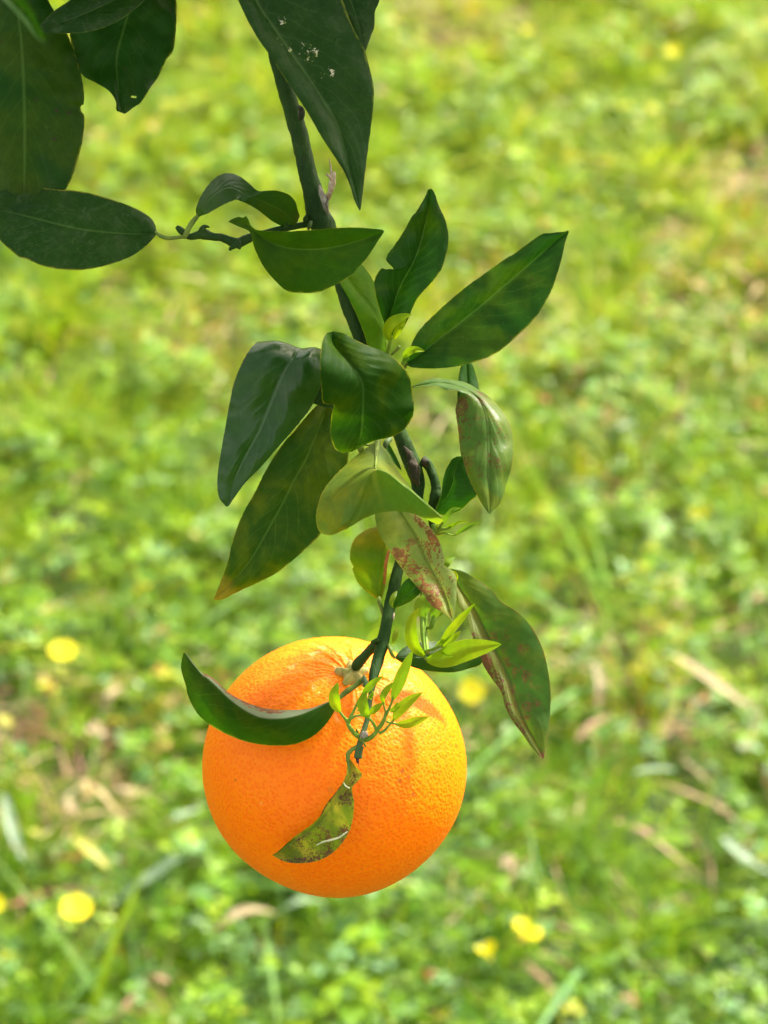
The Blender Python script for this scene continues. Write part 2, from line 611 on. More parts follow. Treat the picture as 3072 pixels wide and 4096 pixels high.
    v, t, c = blades(x, y, .012, .034, .002, .006, 2, (1.2, 3.4), cc)
    v[:, 2] += .012
    np_mesh('dry_thatch', v, t, c, sm, kind='stuff', label='scattered dry straw and dead leaf bits in the lawn', cat='thatch')


build_lawn()


# ------------------------------------------------------------------ things lying and standing on the lawn
def flat_mat(name, col, col2, trans=.3, rough=.5, scale=300, emit=None):
    T = NT(name)
    tc = T.n('ShaderNodeTexCoord')
    c = T.mix(T.ramp(T.noise(tc.outputs['Object'], scale, 3.0), .35, .65), col, col2)
    pb = T.n('ShaderNodeBsdfPrincipled')
    T.l(c, pb.inputs['Base Color'])
    pb.inputs['Roughness'].default_value = rough
    tr = T.n('ShaderNodeBsdfTranslucent')
    T.l(c, tr.inputs[0])
    mx = T.n('ShaderNodeMixShader')
    mx.inputs[0].default_value = trans
    T.l(pb.outputs[0], mx.inputs[1])
    T.l(tr.outputs[0], mx.inputs[2])
    T.l(mx.outputs[0], T.out.inputs[0])
    return T.m


M_PETAL = flat_mat('yellow_petal', (.78, .70, .003), (.76, .62, .003), .3, .7)
M_FSTEM = flat_mat('flower_stem', (.16, .26, .05), (.22, .30, .08), .2, .5)
M_FCENT = flat_mat('flower_centre', (.75, .55, .03), (.55, .45, .05), .1, .7)


def ring_tube(pts, radii, ns=8):
    """tube along 3-D points; returns verts, faces"""
    p = np.asarray(pts, float)
    n = len(p)
    tan = np.gradient(p, axis=0)
    tan /= np.linalg.norm(tan, axis=1, keepdims=True) + 1e-12
    up = np.array([.3, -.8, .5])
    vs_, fs = [], []
    a = np.cross(tan[0], up)
    a /= np.linalg.norm(a)
    for i in range(n):
        a = a - tan[i] * np.dot(a, tan[i])
        a /= np.linalg.norm(a) + 1e-12
        b = np.cross(tan[i], a)
        for k in range(ns):
            th = 2 * math.pi * k / ns
            vs_.append(p[i] + radii[i] * (math.cos(th) * a + math.sin(th) * b))
    for i in range(n - 1):
        for k in range(ns):
            k2 = (k + 1) % ns
            fs.append((i * ns + k, i * ns + k2, (i + 1) * ns + k2, (i + 1) * ns + k))
    fs.append(tuple(range(ns - 1, -1, -1)))
    fs.append(tuple((n - 1) * ns + k for k in range(ns)))
    return vs_, fs


def make_flower(px, py, diam, h, lean, label, openness=.85, npet=7, roll=0.0, group='yellow flowers dotted over the lawn'):
    top = G(px, py, h)
    root = Vector((top[0] + .008, top[1] + .012, 0))
    e = empty('yellow_flower', root, label, 'flower', group)
    t = Vector(top) - root
    pts = [Vector((0, 0, 0)), t * .5 + Vector((.003, -.002, 0)), t - Vector((0, 0, .004))]
    cr = crom([tuple(q) for q in pts], 8)
    v, f = ring_tube(cr, [.0009] * 8, 6)
    link_mesh('stem', v, f, M_FSTEM, e)
    ax = Vector((lean[0], lean[1], 1)).normalized()
    q = ax.to_track_quat('Z', 'X')
    R = diam / 2
    for k in range(npet):
        a0 = roll + 2 * math.pi * k / npet + random.uniform(-.1, .1)
        vv, ff, uu = [], [], []
        nr, nc = 6, 6
        for i in range(nr + 1):
            r = i / nr
            wid = (.25 + .52 * r) * (1 if npet > 4 else 1.25) * (1 - .35 * max(0, r - .75) / .25)
            for j in range(nc + 1):
                s = j / nc * 2 - 1
                rr = R * (r * (1 - .10 * s * s * r)) * (openness + .15)
                x = rr * math.cos(wid * s) * (.35 + .65 * openness if r > 0 else 1)
                y = rr * math.sin(wid * s)
                z = R * ((1 - openness) * 1.6 + .18) * r ** .8 - .12 * R * s * s * r + random.uniform(-.02, .02) * R - R * .15
                p = Vector((x * math.cos(a0) - y * math.sin(a0), x * math.sin(a0) + y * math.cos(a0), z))
                vv.append(t + q @ p)
        for i in range(nr):
            for j in range(nc):
                a = i * (nc + 1) + j
                ff.append((a, a + 1, a + nc + 2, a + nc + 1))
        link_mesh('petal', vv, ff, M_PETAL, e)
    cp = [t + q @ Vector((0, 0, z)) for z in (-.3 * R, -.1 * R, .08 * R)]
    v, f = ring_tube(crom([tuple(c) for c in cp], 5), [.0012, .0020, .0022, .0018, .0008], 7)
    link_mesh('flower_centre', v, f, M_FCENT, e)
    return e


make_flower(252, 2606, .023, .055, (.05, -.05), 'bright yellow flower left of the orange, level with the top of the orange', .9)
make_flower(1888, 2762, .020, .055, (-.1, -.75), 'round bright yellow flower right beside the orange', .95, 6)
make_flower(306, 3634, .024, .055, (.1, -.05), 'largest bright yellow flower, low in the lawn at the left', .9, 6)
make_flower(-26, 3618, .017, .05, (.1, -.3), 'bright yellow flower cut by the left edge of the photo', .85)
make_flower(2098, 3740, .030, .05, (.3, .2), 'ragged yellow flower low at the right, upper one of a pair', .75, 3, .4)
make_flower(1955, 3824, .026, .04, (-.3, .5), 'small side-on yellow flower, lower one of a pair at the right', .6, 3)
make_flower(2692, 205, .018, .035, (0, -.4), 'distant blurred yellow flower near the top right corner', .9)
make_flower(2606, 432, .014, .028, (0, -.3), 'distant blurred yellow flower under the topmost one at the right', .9)
make_flower(2112, 122, .013, .028, (0, -.2), 'pale distant yellow flower nearest the top edge of the photo', .9)
make_flower(2270, 545, .015, .03, (0, -.2), 'distant orange-yellow flower above the right-hand leaf', .8)
make_flower(2790, 2065, .020, .03, (0, -.2), 'faint small yellow flower in the darker grass at the right', .8)


def ground_blade(name, pix, wpx, h, mat, label, cat, group=None, curl=.2, thick=False):
    """a long leaf lying over the turf through photo pixels pix at height h (metres)"""
    cr = crom(pix, 16)
    hs = h if isinstance(h, (list, tuple)) else [h, h]
    hh = np.interp(np.linspace(0, 1, 16), np.linspace(0, 1, len(hs)), hs)
    c3 = np.array([G(a[0], a[1], hh[i]) for i, a in enumerate(cr)])
    o0 = c3[0].copy()
    o0[2] = 0
    tan = np.gradient(c3, axis=0)
    tan /= np.linalg.norm(tan, axis=1, keepdims=True)
    vv, ff = [], []
    ps = np.linalg.norm(c3.mean(0) - CP) / FPX
    for i in range(16):
        t = i / 15
        w = wpx * ps * .5 * (math.sin(math.pi * min(1, t * .92 + .06)) ** .6)
        side = np.cross(tan[i], [0, .35, 1])
        side /= np.linalg.norm(side)
        for j in range(5):
            s = j / 2 - 1
            vv.append(c3[i] + side * w * s + np.array([0, 0, curl * w * s * s]) - o0)
    for i in range(15):
        for j in range(4):
            a = i * 5 + j
            ff.append((a, a + 1, a + 6, a + 5))
    o = link_mesh(name, vv, ff, mat)
    o.location = o0
    o['label'] = label
    o['category'] = cat
    if group:
        o['group'] = group
    return o


M_PALE = flat_mat('pale_green_blade', (.20, .28, .17), (.13, .21, .11), .25, .5, 60)
M_TAN = flat_mat('dry_tan_leaf', (.30, .21, .11), (.38, .30, .17), .3, .6, 90)
M_BROWN = flat_mat('dry_brown_leaf', (.20, .11, .055), (.28, .17, .09), .25, .6, 120)
M_YEL = flat_mat('withered_yellow_leaf', (.48, .42, .06), (.42, .42, .11), .4, .5, 120)
BL = 'long pale blades lying on the lawn'
DR = 'dry dead leaves on the lawn'
ground_blade('grass_blade', [(430, 3640), (520, 3560), (640, 3480), (760, 3400), (860, 3385)], 66, [.03, .05, .06, .04], M_PALE, 'broad pale green blade lying slantwise between the low yellow flower and the orange', 'grass blade', BL)
ground_blade('grass_blade', [(600, 3330), (700, 3270), (800, 3235)], 52, [.04, .06, .05], M_PALE, 'short pale blade touching the lower left of the orange', 'grass blade', BL)
ground_blade('grass_blade', [(18, 3180), (45, 3300), (95, 3440)], 48, [.05, .04, .03], M_PALE, 'pale upright blade at the left edge above the low flower', 'grass blade', BL)
ground_blade('grass_blade', [(1060, 3690), (1180, 3610), (1290, 3600)], 52, [.03, .05, .05], M_PALE, 'pale blade just under the bottom of the orange', 'grass blade', BL)
ground_blade('grass_blade', [(2890, 3350), (2980, 3430), (3090, 3500)], 56, [.05, .05, .04], M_PALE, 'pale blade running out of the right edge low in the photo', 'grass blade', BL)
ground_blade('grass_blade', [(2540, 3090), (2620, 3075), (2700, 3080)], 44, [.05, .05, .05], M_PALE, 'short level pale blade to the right of the hanging leaf tip', 'grass blade', BL)
ground_blade('grass_blade', [(2430, 1760), (2480, 1710), (2540, 1690)], 50, [.04, .06, .05], M_PALE, 'pale leaf-shaped blade far back to the right of the spotted droopy leaf', 'grass blade', BL)
ground_blade('dry_leaf', [(850, 3730), (930, 3665), (1010, 3640), (1100, 3650)], 62, [.05, .06, .06, .05], M_TAN, 'curved tan dead leaf below the orange on the left', 'dry leaf', DR)
ground_blade('dry_leaf', [(2700, 2620), (2790, 2680), (2900, 2760), (3000, 2830)], 56, [.05, .06, .06, .05], M_TAN, 'long straw-coloured dead leaf slanting towards the right edge', 'dry leaf', DR)
ground_blade('dry_leaf', [(2380, 2640), (2400, 2730), (2395, 2850)], 30, [.05, .05, .04], M_TAN, 'thin upright straw right of the big hanging leaf', 'dry leaf', DR)
ground_blade('dry_leaf', [(2310, 2960), (2370, 2900), (2440, 2860)], 40, [.05, .05, .04], M_BROWN, 'small brownish straw under the thin upright straw', 'dry leaf', DR)
ground_blade('dry_leaf', [(440, 4110), (500, 4030), (540, 3975)], 40, [.03, .05, .05], M_BROWN, 'brown dead leaf reaching up from the bottom edge', 'dry leaf', DR)
ground_blade('dry_leaf', [(580, 3950), (620, 3905), (680, 3930)], 40, [.04, .05, .05], M_BROWN, 'short pinkish dead leaf above the one at the bottom edge', 'dry leaf', DR)
ground_blade('dry_leaf', [(415, 2850), (440, 2780), (490, 2740)], 42, [.05, .06, .05], M_TAN, 'pale curled dead leaf between the upper yellow flower and the orange', 'dry leaf', DR)
ground_blade('dry_leaf', [(260, 3310), (290, 3250), (270, 3190)], 40, [.04, .06, .05], M_TAN, 'cream dead leaf above the withered yellow one', 'dry leaf', DR)
ground_blade('dry_leaf', [(290, 3210), (340, 3190), (400, 3200)], 50, [.04, .06, .05], M_BROWN, 'reddish brown dead leaf behind the cream one', 'dry leaf', DR)
ground_blade('dry_leaf', [(2960, 2440), (3010, 2400), (3080, 2380)], 50, [.04, .05, .05], M_BROWN, 'brown dead leaf at the right edge, middle height', 'dry leaf', DR)
ground_blade('dry_leaf', [(2010, 3470), (2040, 3430), (2050, 3480)], 38, [.05, .05, .05], M_TAN, 'small peach-coloured dead leaf right of the bottom of the orange', 'dry leaf', DR)
ground_blade('yellow_leaf', [(300, 3350), (370, 3410), (430, 3470)], 56, [.05, .06, .05], M_YEL, 'withered yellow leaf slanting above the largest yellow flower', 'yellow leaf', 'withered yellow leaves')
ground_blade('yellow_leaf', [(0, 2860), (40, 2900), (75, 2920)], 52, [.05, .06, .05], M_YEL, 'yellowish leaf at the left edge under the upper flower', 'yellow leaf', 'withered yellow leaves')
ground_blade('yellow_leaf', [(120, 3320), (160, 3335), (200, 3350)], 50, [.05, .06, .05], M_YEL, 'short yellowish leaf left of the cream dead leaf', 'yellow leaf', 'withered yellow leaves')

# ------------------------------------------------------------------ the orange
def build_orange():
    c = P(1337, 3066, -27.0)
    R = .0402
    ax = Vector(tuple(.155 * CX + .775 * CU + .613 * CW)).normalized()
    q = ax.to_track_quat('Z', 'X')
    e = empty('orange', tuple(c), 'large ripe orange hanging from the lower end of the leafy branch', 'orange')
    NU, NV = 560, 280
    vv, ff = [], []
    for j in range(NV + 1):
        th = math.pi * j / NV
        for i in range(NU):
            ph = 2 * math.pi * i / NU
            n = Vector((math.sin(th) * math.cos(ph), math.sin(th) * math.sin(ph), math.cos(th)))
            r = 1.0 + .010 * math.cos(ph * 2 + .6) * math.sin(th) - .012 * math.cos(th) ** 2
            r += .012 * mnoise.noise(n * 1.4 + Vector((3, 1, 7)))
            r -= .050 * math.exp(-(th / .14) ** 2)                    # dimple round the calyx
            # puckered furrows that fan out from the stem end
            fan = math.exp(-(th / .62) ** 2) * (1 - math.exp(-(th / .10) ** 2))
            w = mnoise.noise(Vector((math.cos(ph) * 4.2, math.sin(ph) * 4.2, th * 1.8))) + .5 * mnoise.noise(Vector((math.cos(ph) * 9, math.sin(ph) * 9, th * 5)))
            r += .016 * fan * w
            w2 = mnoise.noise(n * 16 + Vector((5, 5, 5)))
            r += (.0016 + .004 * fan) * w2
            vv.append(q @ (n * (R * r)))
    for j in range(NV):
        for i in range(NU):
            i2 = (i + 1) % NU
            a, b = j * NU + i, j * NU + i2
            ff.append((a, a + NU, b + NU, b))
    T = NT('orange_peel')
    tc = T.n('ShaderNodeTexCoord')
    V = tc.outputs['Object']
    # polar mask: paler round the stem end
    dot = T.n('ShaderNodeVectorMath', operation='DOT_PRODUCT')
    T.l(V, dot.inputs[0])
    dot.inputs[1].default_value = tuple(ax / R)
    pole = T.ramp(dot.outputs['Value'], .62, 1.0)
    wv = T.n('ShaderNodeVectorMath', operation='ADD')
    nz = T.noise(V, 500.0, 1.0, color=True)
    sc = T.n('ShaderNodeVectorMath', operation='SCALE')
    T.l(nz, sc.inputs[0])
    sc.inputs['Scale'].default_value = .0005
    T.l(V, wv.inputs[0])
    T.l(sc.outputs[0], wv.inputs[1])
    W = wv.outputs[0]
    d1 = T.voro(W, 820.0)
    pits = T.ramp(d1, .66, .18)
    d2 = T.voro(W, 1500.0)
    fine = T.ramp(d2, .60, .2)
    c_ = T.mix(T.ramp(T.noise(V, 60.0, 3.0), .3, .7), (.97, .176, .0001), (.98, .200, .0002))
    c_ = T.mix(T.math('MULTIPLY', pole, .5), c_, (.95, .27, .004))
    c_ = T.mix(T.math('MULTIPLY', pits, .42), c_, (.90, .095, .0002))
    c_ = T.mix(T.math('MULTIPLY', T.ramp(T.noise(W, 1400.0, 2.0), .6, .72), .25), c_, (.96, .36, .02))
    # pale rub marks near the stem end
    pr = T.math('MULTIPLY', T.ramp(T.noise(V, 220.0, 5.0, .7, .8), .56, .64), T.ramp(dot.outputs['Value'], .80, .97))
    c_ = T.mix(T.math('MULTIPLY', pr, .5), c_, (.80, .56, .22))
    # blemishes
    for (bx, by, br, bc, ba) in [(1606, 3035, 8, (.20, .07, .01), .8), (1594, 3070, 9, (.22, .08, .01), .7), (1628, 3062, 9, (.32, .08, .01), .75), (1636, 3098, 6, (.25, .08, .01), .7),
                                 (1645, 3128, 10, (.30, .10, .01), .7), (1622, 3200, 7, (.45, .15, .01), .4), (1650, 3230, 9, (.50, .17, .01), .4), (1813, 2965, 8, (.20, .05, .01), .9),
                                 (1332, 3100, 14, (.62, .17, .02), .45), (966, 3078, 6, (.25, .10, .01), .6), (858, 3270, 7, (.28, .10, .01), .7), (1066, 3160, 8, (1, .5, .1), .5),
                                 (1208, 3565, 6, (.15, .05, .01), .7), (1110, 3480, 5, (.2, .06, .01), .6), (1450, 3420, 5, (.3, .1, .01), .5), (960, 3370, 5, (.3, .1, .01), .5)]:
        xx, yy = (bx - 1337) / 520, (3066 - by) / 520
        zz = math.sqrt(max(.02, 1 - xx * xx - yy * yy))
        pos = (xx * CX + yy * CU + zz * CW) * R
        ds = T.n('ShaderNodeVectorMath', operation='DISTANCE')
        T.l(V, ds.inputs[0])
        ds.inputs[1].default_value = tuple(pos)
        dd = T.math('ADD', ds.outputs['Value'], T.math('MULTIPLY', T.math('SUBTRACT', T.noise(V, 1100.0, 2.0), .5), .0012))
        rr = br * .70 / FPX
        c_ = T.mix(T.math('MULTIPLY', T.ramp(dd, rr * 1.25, rr * .7), ba), c_, bc)
    bp = T.n('ShaderNodeBump')
    bp.inputs['Strength'].default_value = .42
    bp.inputs['Distance'].default_value = .0005
    hg = T.math('SUBTRACT', T.math('MULTIPLY', T.noise(V, 330.0, 3.0), .3), T.math('ADD', T.math('MULTIPLY', pits, .62), T.math('MULTIPLY', fine, .15)))
    T.l(hg, bp.inputs['Height'])
    pb = T.n('ShaderNodeBsdfPrincipled')
    T.l(c_, pb.inputs['Base Color'])
    pb.inputs['Roughness'].default_value = .46
    pb.inputs['Specular IOR Level'].default_value = .14
    pb.inputs['Subsurface Weight'].default_value = .25
    pb.inputs['Subsurface Radius'].default_value = (1.0, .25, .02)
    pb.inputs['Subsurface Scale'].default_value = .006
    T.l(bp.outputs[0], pb.inputs['Normal'])
    T.l(pb.outputs[0], T.out.inputs[0])
    link_mesh('peel', vv, ff, T.m, e)
    # calyx: thick five-lobed star
    cm = stem_mat('calyx', (.42, .33, .10), (.32, .30, .08), 300, .6, .3, (.45, .33, .12))
    nu, nv = 60, 14
    vv, ff = [], []
    Rp = R * (1 - .050 - .012)
    for j in range(nv + 1):
        t = j / nv
        for i in range(nu):
            ph = 2 * math.pi * i / nu
            lobe = (.5 + .5 * math.cos(5 * ph + .5)) ** 1.1
            rad = (.0030 + .0026 * lobe) * t
            z = .0019 * (1 - t ** 2.4) + .0010 * t * lobe * (1 - t) + .0001 * t
            z += Rp + .0004 + .0016 * (rad / .0055) ** 2 * 1.0
            if j == nv:
                z -= .0012
            nn = mnoise.noise(Vector((rad * 700 * math.cos(ph), rad * 700 * math.sin(ph), 3))) * .0004
            vv.append(q @ Vector((rad * math.cos(ph), rad * math.sin(ph), z + nn)))
    for j in range(nv):
        for i in range(nu):
            i2 = (i + 1) % nu
            ff.append((j * nu + i, j * nu + i2, (j + 1) * nu + i2, (j + 1) * nu + i))
    link_mesh('calyx', vv, ff, cm, e)
    return e


ORANGE = build_orange()

# ------------------------------------------------------------------ the branch
ORG = P(1000, -400, -20)
BR = empty('orange_branch', tuple(ORG), 'leafy citrus branch with spotted leaves and fresh shoots that carries the orange', 'branch')
ORG2 = P(150, -520, -20)
BR2 = empty('orange_branch', tuple(ORG2), 'shaded citrus branch above the frame whose dark broad leaves hang into the top left corner', 'branch')


def parent_origin(p):
    if p is BR:
        return ORG
    if p is BR2:
        return ORG2
    return np.array(p['_o'])


def finish(o, origin, label=None):
    if label:
        o['label'] = label
    return o


def tube(name, z, pts, mat, parent, ns=10, rough=.06, n=None, origin=None, flat=1.0, label=None):
    """pts: (u, v, d, radius in zoom px)"""
    s = ZOOM[z][2]
    q = zt(z, pts)
    n = n or max(8, len(pts) * 6)
    cr = crom(q, n)
    org = parent_origin(parent) if origin is None else origin
    c3 = np.array([P(a[0], a[1], a[2]) for a in cr])
    rad = np.array([a[3] * s * (Z0 - a[2] / 1000) / FPX for a in cr])
    v, f = ring_tube(c3, rad, ns)
    v = np.array(v)
    cen = np.repeat(c3, ns, axis=0)
    for i in range(len(v)):
        k = 1 + rough * 2 * mnoise.noise(Vector(v[i] * 260)) + rough * mnoise.noise(Vector(v[i] * 900))
        v[i] = cen[i] + (v[i] - cen[i]) * k
    o = link_mesh(name, v - org, f, mat, parent)
    return finish(o, org, label)


PUCK = .13                                                # gentle quilting between the side veins, mm


def sheet(name, grid, mat, parent, nr, nc, origin=None, und=0.0, edge=0.0, seed=1, label=None, bulge=0.0, uv_mid=True, holes=(), crease=.25):
    """grid: nrows x ncols x (px, py, d), already resampled -> leaf blade"""
    g = np.asarray(grid, float)
    org = parent_origin(parent) if origin is None else origin
    R_, C_ = g.shape[:2]
    verts = np.zeros((R_ * C_, 3))
    uvs = np.zeros((R_ * C_, 2))
    for i in range(R_):
        wpx = np.linalg.norm(g[i, -1, :2] - g[i, 0, :2])
        for j in range(C_):
            x, y, d = g[i, j]
            u = j / (C_ - 1)
            v = i / (R_ - 1)
            a = abs(u - .5) * 2
            d = d + bulge * 4 * a * (1 - a) * min(1, wpx / 120) + und * min(1, wpx / 80) * (.35 + .9 * a) * mnoise.noise(Vector((x * .011, y * .011, seed * 3.1)))
            d += PUCK * math.sin(2 * math.pi * (v * 11 - a * 3.5) + 2 * mnoise.noise(Vector((x * .01, y * .01, seed)))) * math.sin(math.pi * min(1, a)) * min(1, wpx / 220)
            d -= crease * math.exp(-(a / .05) ** 2) * min(1, wpx / 60)
            if a > .97 and edge > 0:
                nx = edge * mnoise.noise(Vector((x * .09, y * .09, seed)))
                x += nx
                y += nx * .6
            verts[i * C_ + j] = P(x, y, d)
            uvs[i * C_ + j] = (u, v)
    faces = []
    for i in range(R_ - 1):
        for j in range(C_ - 1):
            u, v = (j + .5) / (C_ - 1), (i + .5) / (R_ - 1)
            if any(((u - hu) / ru) ** 2 + ((v - hv) / rv) ** 2 < 1 for hu, hv, ru, rv in holes):
                continue
            a = i * C_ + j
            faces.append((a, a + 1, a + C_ + 1, a + C_))
    o = link_mesh(name, verts - org, faces, mat, parent, uvs)
    return finish(o, org, label)


def leaf(z, L, M, R, mat, parent, dm, dl=(0,), dr=(0,), und=1.2, bulge=1.0, nr=80, nc=21, edge=1.6, seed=1, label=None, holes=(), idx=False, name='leaf', crease=.25):
    L, M, R = [crom(zt(z, q), nr, chord=not idx) for q in (L, M, R)]
    t = np.linspace(0, 1, nr)

    def prof(a):
        a = list(a)
        if len(a) == 1:
            return a[0] * np.minimum(1, 1.25 * np.sin(np.pi * np.clip(t, 0.02, .98)) ** .7)
        q = crom([(k, x) for k, x in enumerate(a)], nr, chord=False) if len(a) > 2 else None
        return q[:, 1] if q is not None else np.interp(t, [0, 1], a)
    dM, dL, dR = prof(dm if len(dm) > 1 else (dm[0], dm[0])), prof(dl), prof(dr)
    h = nc // 2
    grid = np.zeros((nr, nc, 3))
    for j in range(nc):
        if j <= h:
            s = j / h
            grid[:, j, :2] = L[:, :2] * (1 - s) + M[:, :2] * s
            grid[:, j, 2] = dM + dL * (1 - s)
        else:
            s = (j - h) / h
            grid[:, j, :2] = M[:, :2] * (1 - s) + R[:, :2] * s
            grid[:, j, 2] = dM + dR * s
    return sheet(name, grid, mat, parent, nr, nc, und=und, edge=edge, seed=seed, label=label, bulge=bulge, holes=holes, crease=crease)


def leaf_rows(z, rows, mat, parent, nr=80, nc=24, und=.6, seed=1, label=None, edge=1.6, lin=False, crease=0.0, bulge=0.0):
    rows = [zt(z, r) for r in rows]
    g = np.array([crom(r, nc, chord=False, lin=lin) for r in rows])          # k x nc x 3
    out = np.zeros((nr, nc, 3))
    for j in range(nc):
        out[:, j] = crom(g[:, j], nr, chord=False)
    return sheet('leaf', out, mat, parent, nr, nc, und=und, edge=edge, seed=seed, label=label, crease=crease, bulge=bulge)


def slim(z, pts, wpx, mat, parent, name='young_leaf', fold=.5, label=None, side=(.6, .8), dside=.35, n=18):
    """slender young leaf: spine (u,v,d) and full width in zoom px"""
    s = ZOOM[z][2]
    c = crom(zt(z, pts), n)
    org = parent_origin(parent)
    vv, ff, uv = [], [], []
    tan = np.gradient(c[:, :2], axis=0)
    tan /= np.linalg.norm(tan, axis=1, keepdims=True) + 1e-9
    K = 7
    for i in range(n):
        t = i / (n - 1)
        w = wpx * s * .5 * (math.sin(math.pi * min(1, .04 + .96 * t ** .85)) ** .8 + .02)
        nx, ny = -tan[i, 1], tan[i, 0]
        for j in range(K):
            k = j / (K - 1) * 2 - 1
            pxl = w * k
            d = c[i, 2] + (abs(k) * fold * w * .075) + dside * k * w * .075
            vv.append(P(c[i, 0] + nx * pxl, c[i, 1] + ny * pxl, d) - org)
            uv.append((j / (K - 1), t))
    for i in range(n - 1):
        for j in range(K - 1):
            a = i * K + j
            ff.append((a, a + 1, a + K + 1, a + K))
    o = link_mesh(name, vv, ff, mat, parent, uv)
    return finish(o, org, label)


def child_tube(name, z, pts, mat, parent_leaf, branch, **kw):
    """a sub-part: parented to a leaf whose own origin equals its branch origin"""
    o = tube(name, z, pts, mat, branch, **kw)
    o.parent = parent_leaf
    return o


M_BARK = stem_mat('green_bark', (.012, .040, .005), (.022, .055, .007), 120, .6, .22, (.10, .10, .05))
M_BARK_OLD = stem_mat('old_bark', (.016, .026, .010), (.045, .034, .020), 260, .7, .8, (.14, .11, .08))
M_TWIG = stem_mat('young_twig', (.045, .085, .028), (.07, .11, .035), 200, .45, .3)
M_PET = stem_mat('petiole', (.10, .15, .025), (.15, .20, .03), 300, .45, .2, (.10, .06, .03))
M_DRYW = stem_mat('dead_wood', (.50, .40, .30), (.30, .20, .13), 400, .8, .9, (.10, .06, .04))
M_SCAR = stem_mat('bark_scar', (.36, .32, .26), (.22, .19, .15), 500, .8, .8, (.10, .08, .06))
M_BLACK = stem_mat('black_tip', (.03, .022, .018), (.05, .03, .02), 500, .8, .2)

# main stem
MAIN = [(960, -420, -22, 20), (1025, -150, -20, 24), (1075, 60, -17, 27), (1104, 217, -15, 30), (1150, 380, -13, 34), (1197, 542, -11, 36), (1228, 680, -9, 37),
        (1250, 760, -8, 39), (1268, 840, -8, 46), (1288, 895, -8, 50), (1325, 980, -9, 42), (1360, 1090, -10, 36), (1395, 1210, -10, 35), (1440, 1330, -9, 34),
        (1500, 1500, -8, 33), (1560, 1640, -7, 31), (1601, 1738, -6, 30), (1630, 1810, -6, 33), (1658, 1880, -6, 34), (1672, 1940, -7, 27), (1660, 2050, -7, 23), (1625, 2160, -6, 22),
        (1591, 2286, -4, 23), (1574, 2360, -2, 24), (1561, 2419, 0, 24), (1545, 2500, 3, 24), (1530, 2571, 5, 26), (1512, 2640, 7, 24), (1495, 2700, 10, 20), (1485, 2760, 13, 14)]
tube('stem', 0, MAIN, M_BARK, BR, ns=24, rough=.045, n=420)
tube('twig', 0, [(1488, 2740, 13, 13), (1480, 2800, 15, 11), (1468, 2880, 17, 11), (1450, 2940, 19, 13), (1440, 2975, 20, 13), (1430, 3010, 20, 12), (1428, 3032, 20, 13)], M_TWIG, BR, rough=.05)
tube('twig', 0, [(1448, 2985, 20, 8), (1440, 3020, 20, 9), (1444, 3034, 20, 7)], M_TWIG, BR)
tube('twig_tip', 0, [(1428, 3030, 20, 8), (1431, 3048, 21, 6), (1434, 3056, 21, 2), (1437, 3072, 21, 1.2)], M_BLACK, BR)
# fruit stalk
tube('fruit_stalk', 0, [(1545, 2545, 4, 17), (1511, 2571, 2, 20), (1480, 2600, 0, 20), (1452, 2632, -1, 20), (1432, 2655, -2, 22), (1422, 2672, -4, 20)], M_BARK, BR, rough=.1)
# fork to the right
tube('twig', 6, [(640, 730, -6, 36), (672, 752, -6, 36), (700, 790, -6, 34), (722, 850, -5, 30), (737, 920, -5, 32), (735, 975, -5, 40), (715, 1030, -6, 30), (705, 1100, -7, 22), (712, 1180, -7, 18), (722, 1225, -6, 14)], M_BARK, BR, rough=.08)
tube('twig_knob', 6, [(655, 735, -3, 26), (672, 745, -1, 22), (690, 745, 0, 8)], M_BARK_OLD, BR, rough=.2)
tube('bark_patch', 6, [(520, 640, -3.6, 12), (560, 700, -2.6, 26), (590, 790, -2.2, 34), (612, 860, -2.4, 26), (618, 905, -3.5, 10)], M_BARK_OLD, BR, rough=.35, ns=14)
# side twig to the left
tube('side_twig', 3, [(975, 445, -8, 22), (940, 448, -7, 20), (860, 462, -6, 20), (780, 478, -5, 21), (700, 500, -4, 22), (620, 522, -3, 24), (570, 545, -2, 28), (520, 560, -1, 32), (480, 545, -1, 27), (440, 530, -1, 25),
                      (380, 522, -1, 25), (320, 505, -1, 33), (290, 512, -1, 25), (240, 525, -1, 20), (205, 500, -1, 21), (178, 478, -1, 19), (160, 462, -1, 12)], M_BARK, BR, rough=.10, n=90)
tube('twig_knob', 3, [(315, 500, -1, 26), (318, 478, 0, 22), (328, 464, 0, 14), (345, 462, 0, 9), (358, 468, 0, 4)], M_BARK, BR, rough=.15)
tube('twig_knob', 3, [(515, 560, 0, 28), (505, 580, 1, 18), (488, 592, 1, 12), (480, 606, 1, 8)], M_BARK, BR, rough=.15)
tube('twig_knob', 3, [(530, 565, 0, 24), (540, 585, 1, 14), (535, 598, 1, 7)], M_BARK, BR, rough=.15)
tube('bud', 3, [(955, 478, -1, 7), (962, 460, 0, 12), (968, 440, 0, 12), (974, 428, 0, 8)], M_TWIG, BR, rough=.05)
tube('bud', 3, [(815, 460, -1, 10), (828, 448, 1, 9), (830, 440, 2, 4)], M_BARK, BR, rough=.05)
tube('twig_knob', 3, [(940, 440, -6, 14), (936, 418, -5, 16), (950, 395, -6, 12)], M_BARK, BR, rough=.1)
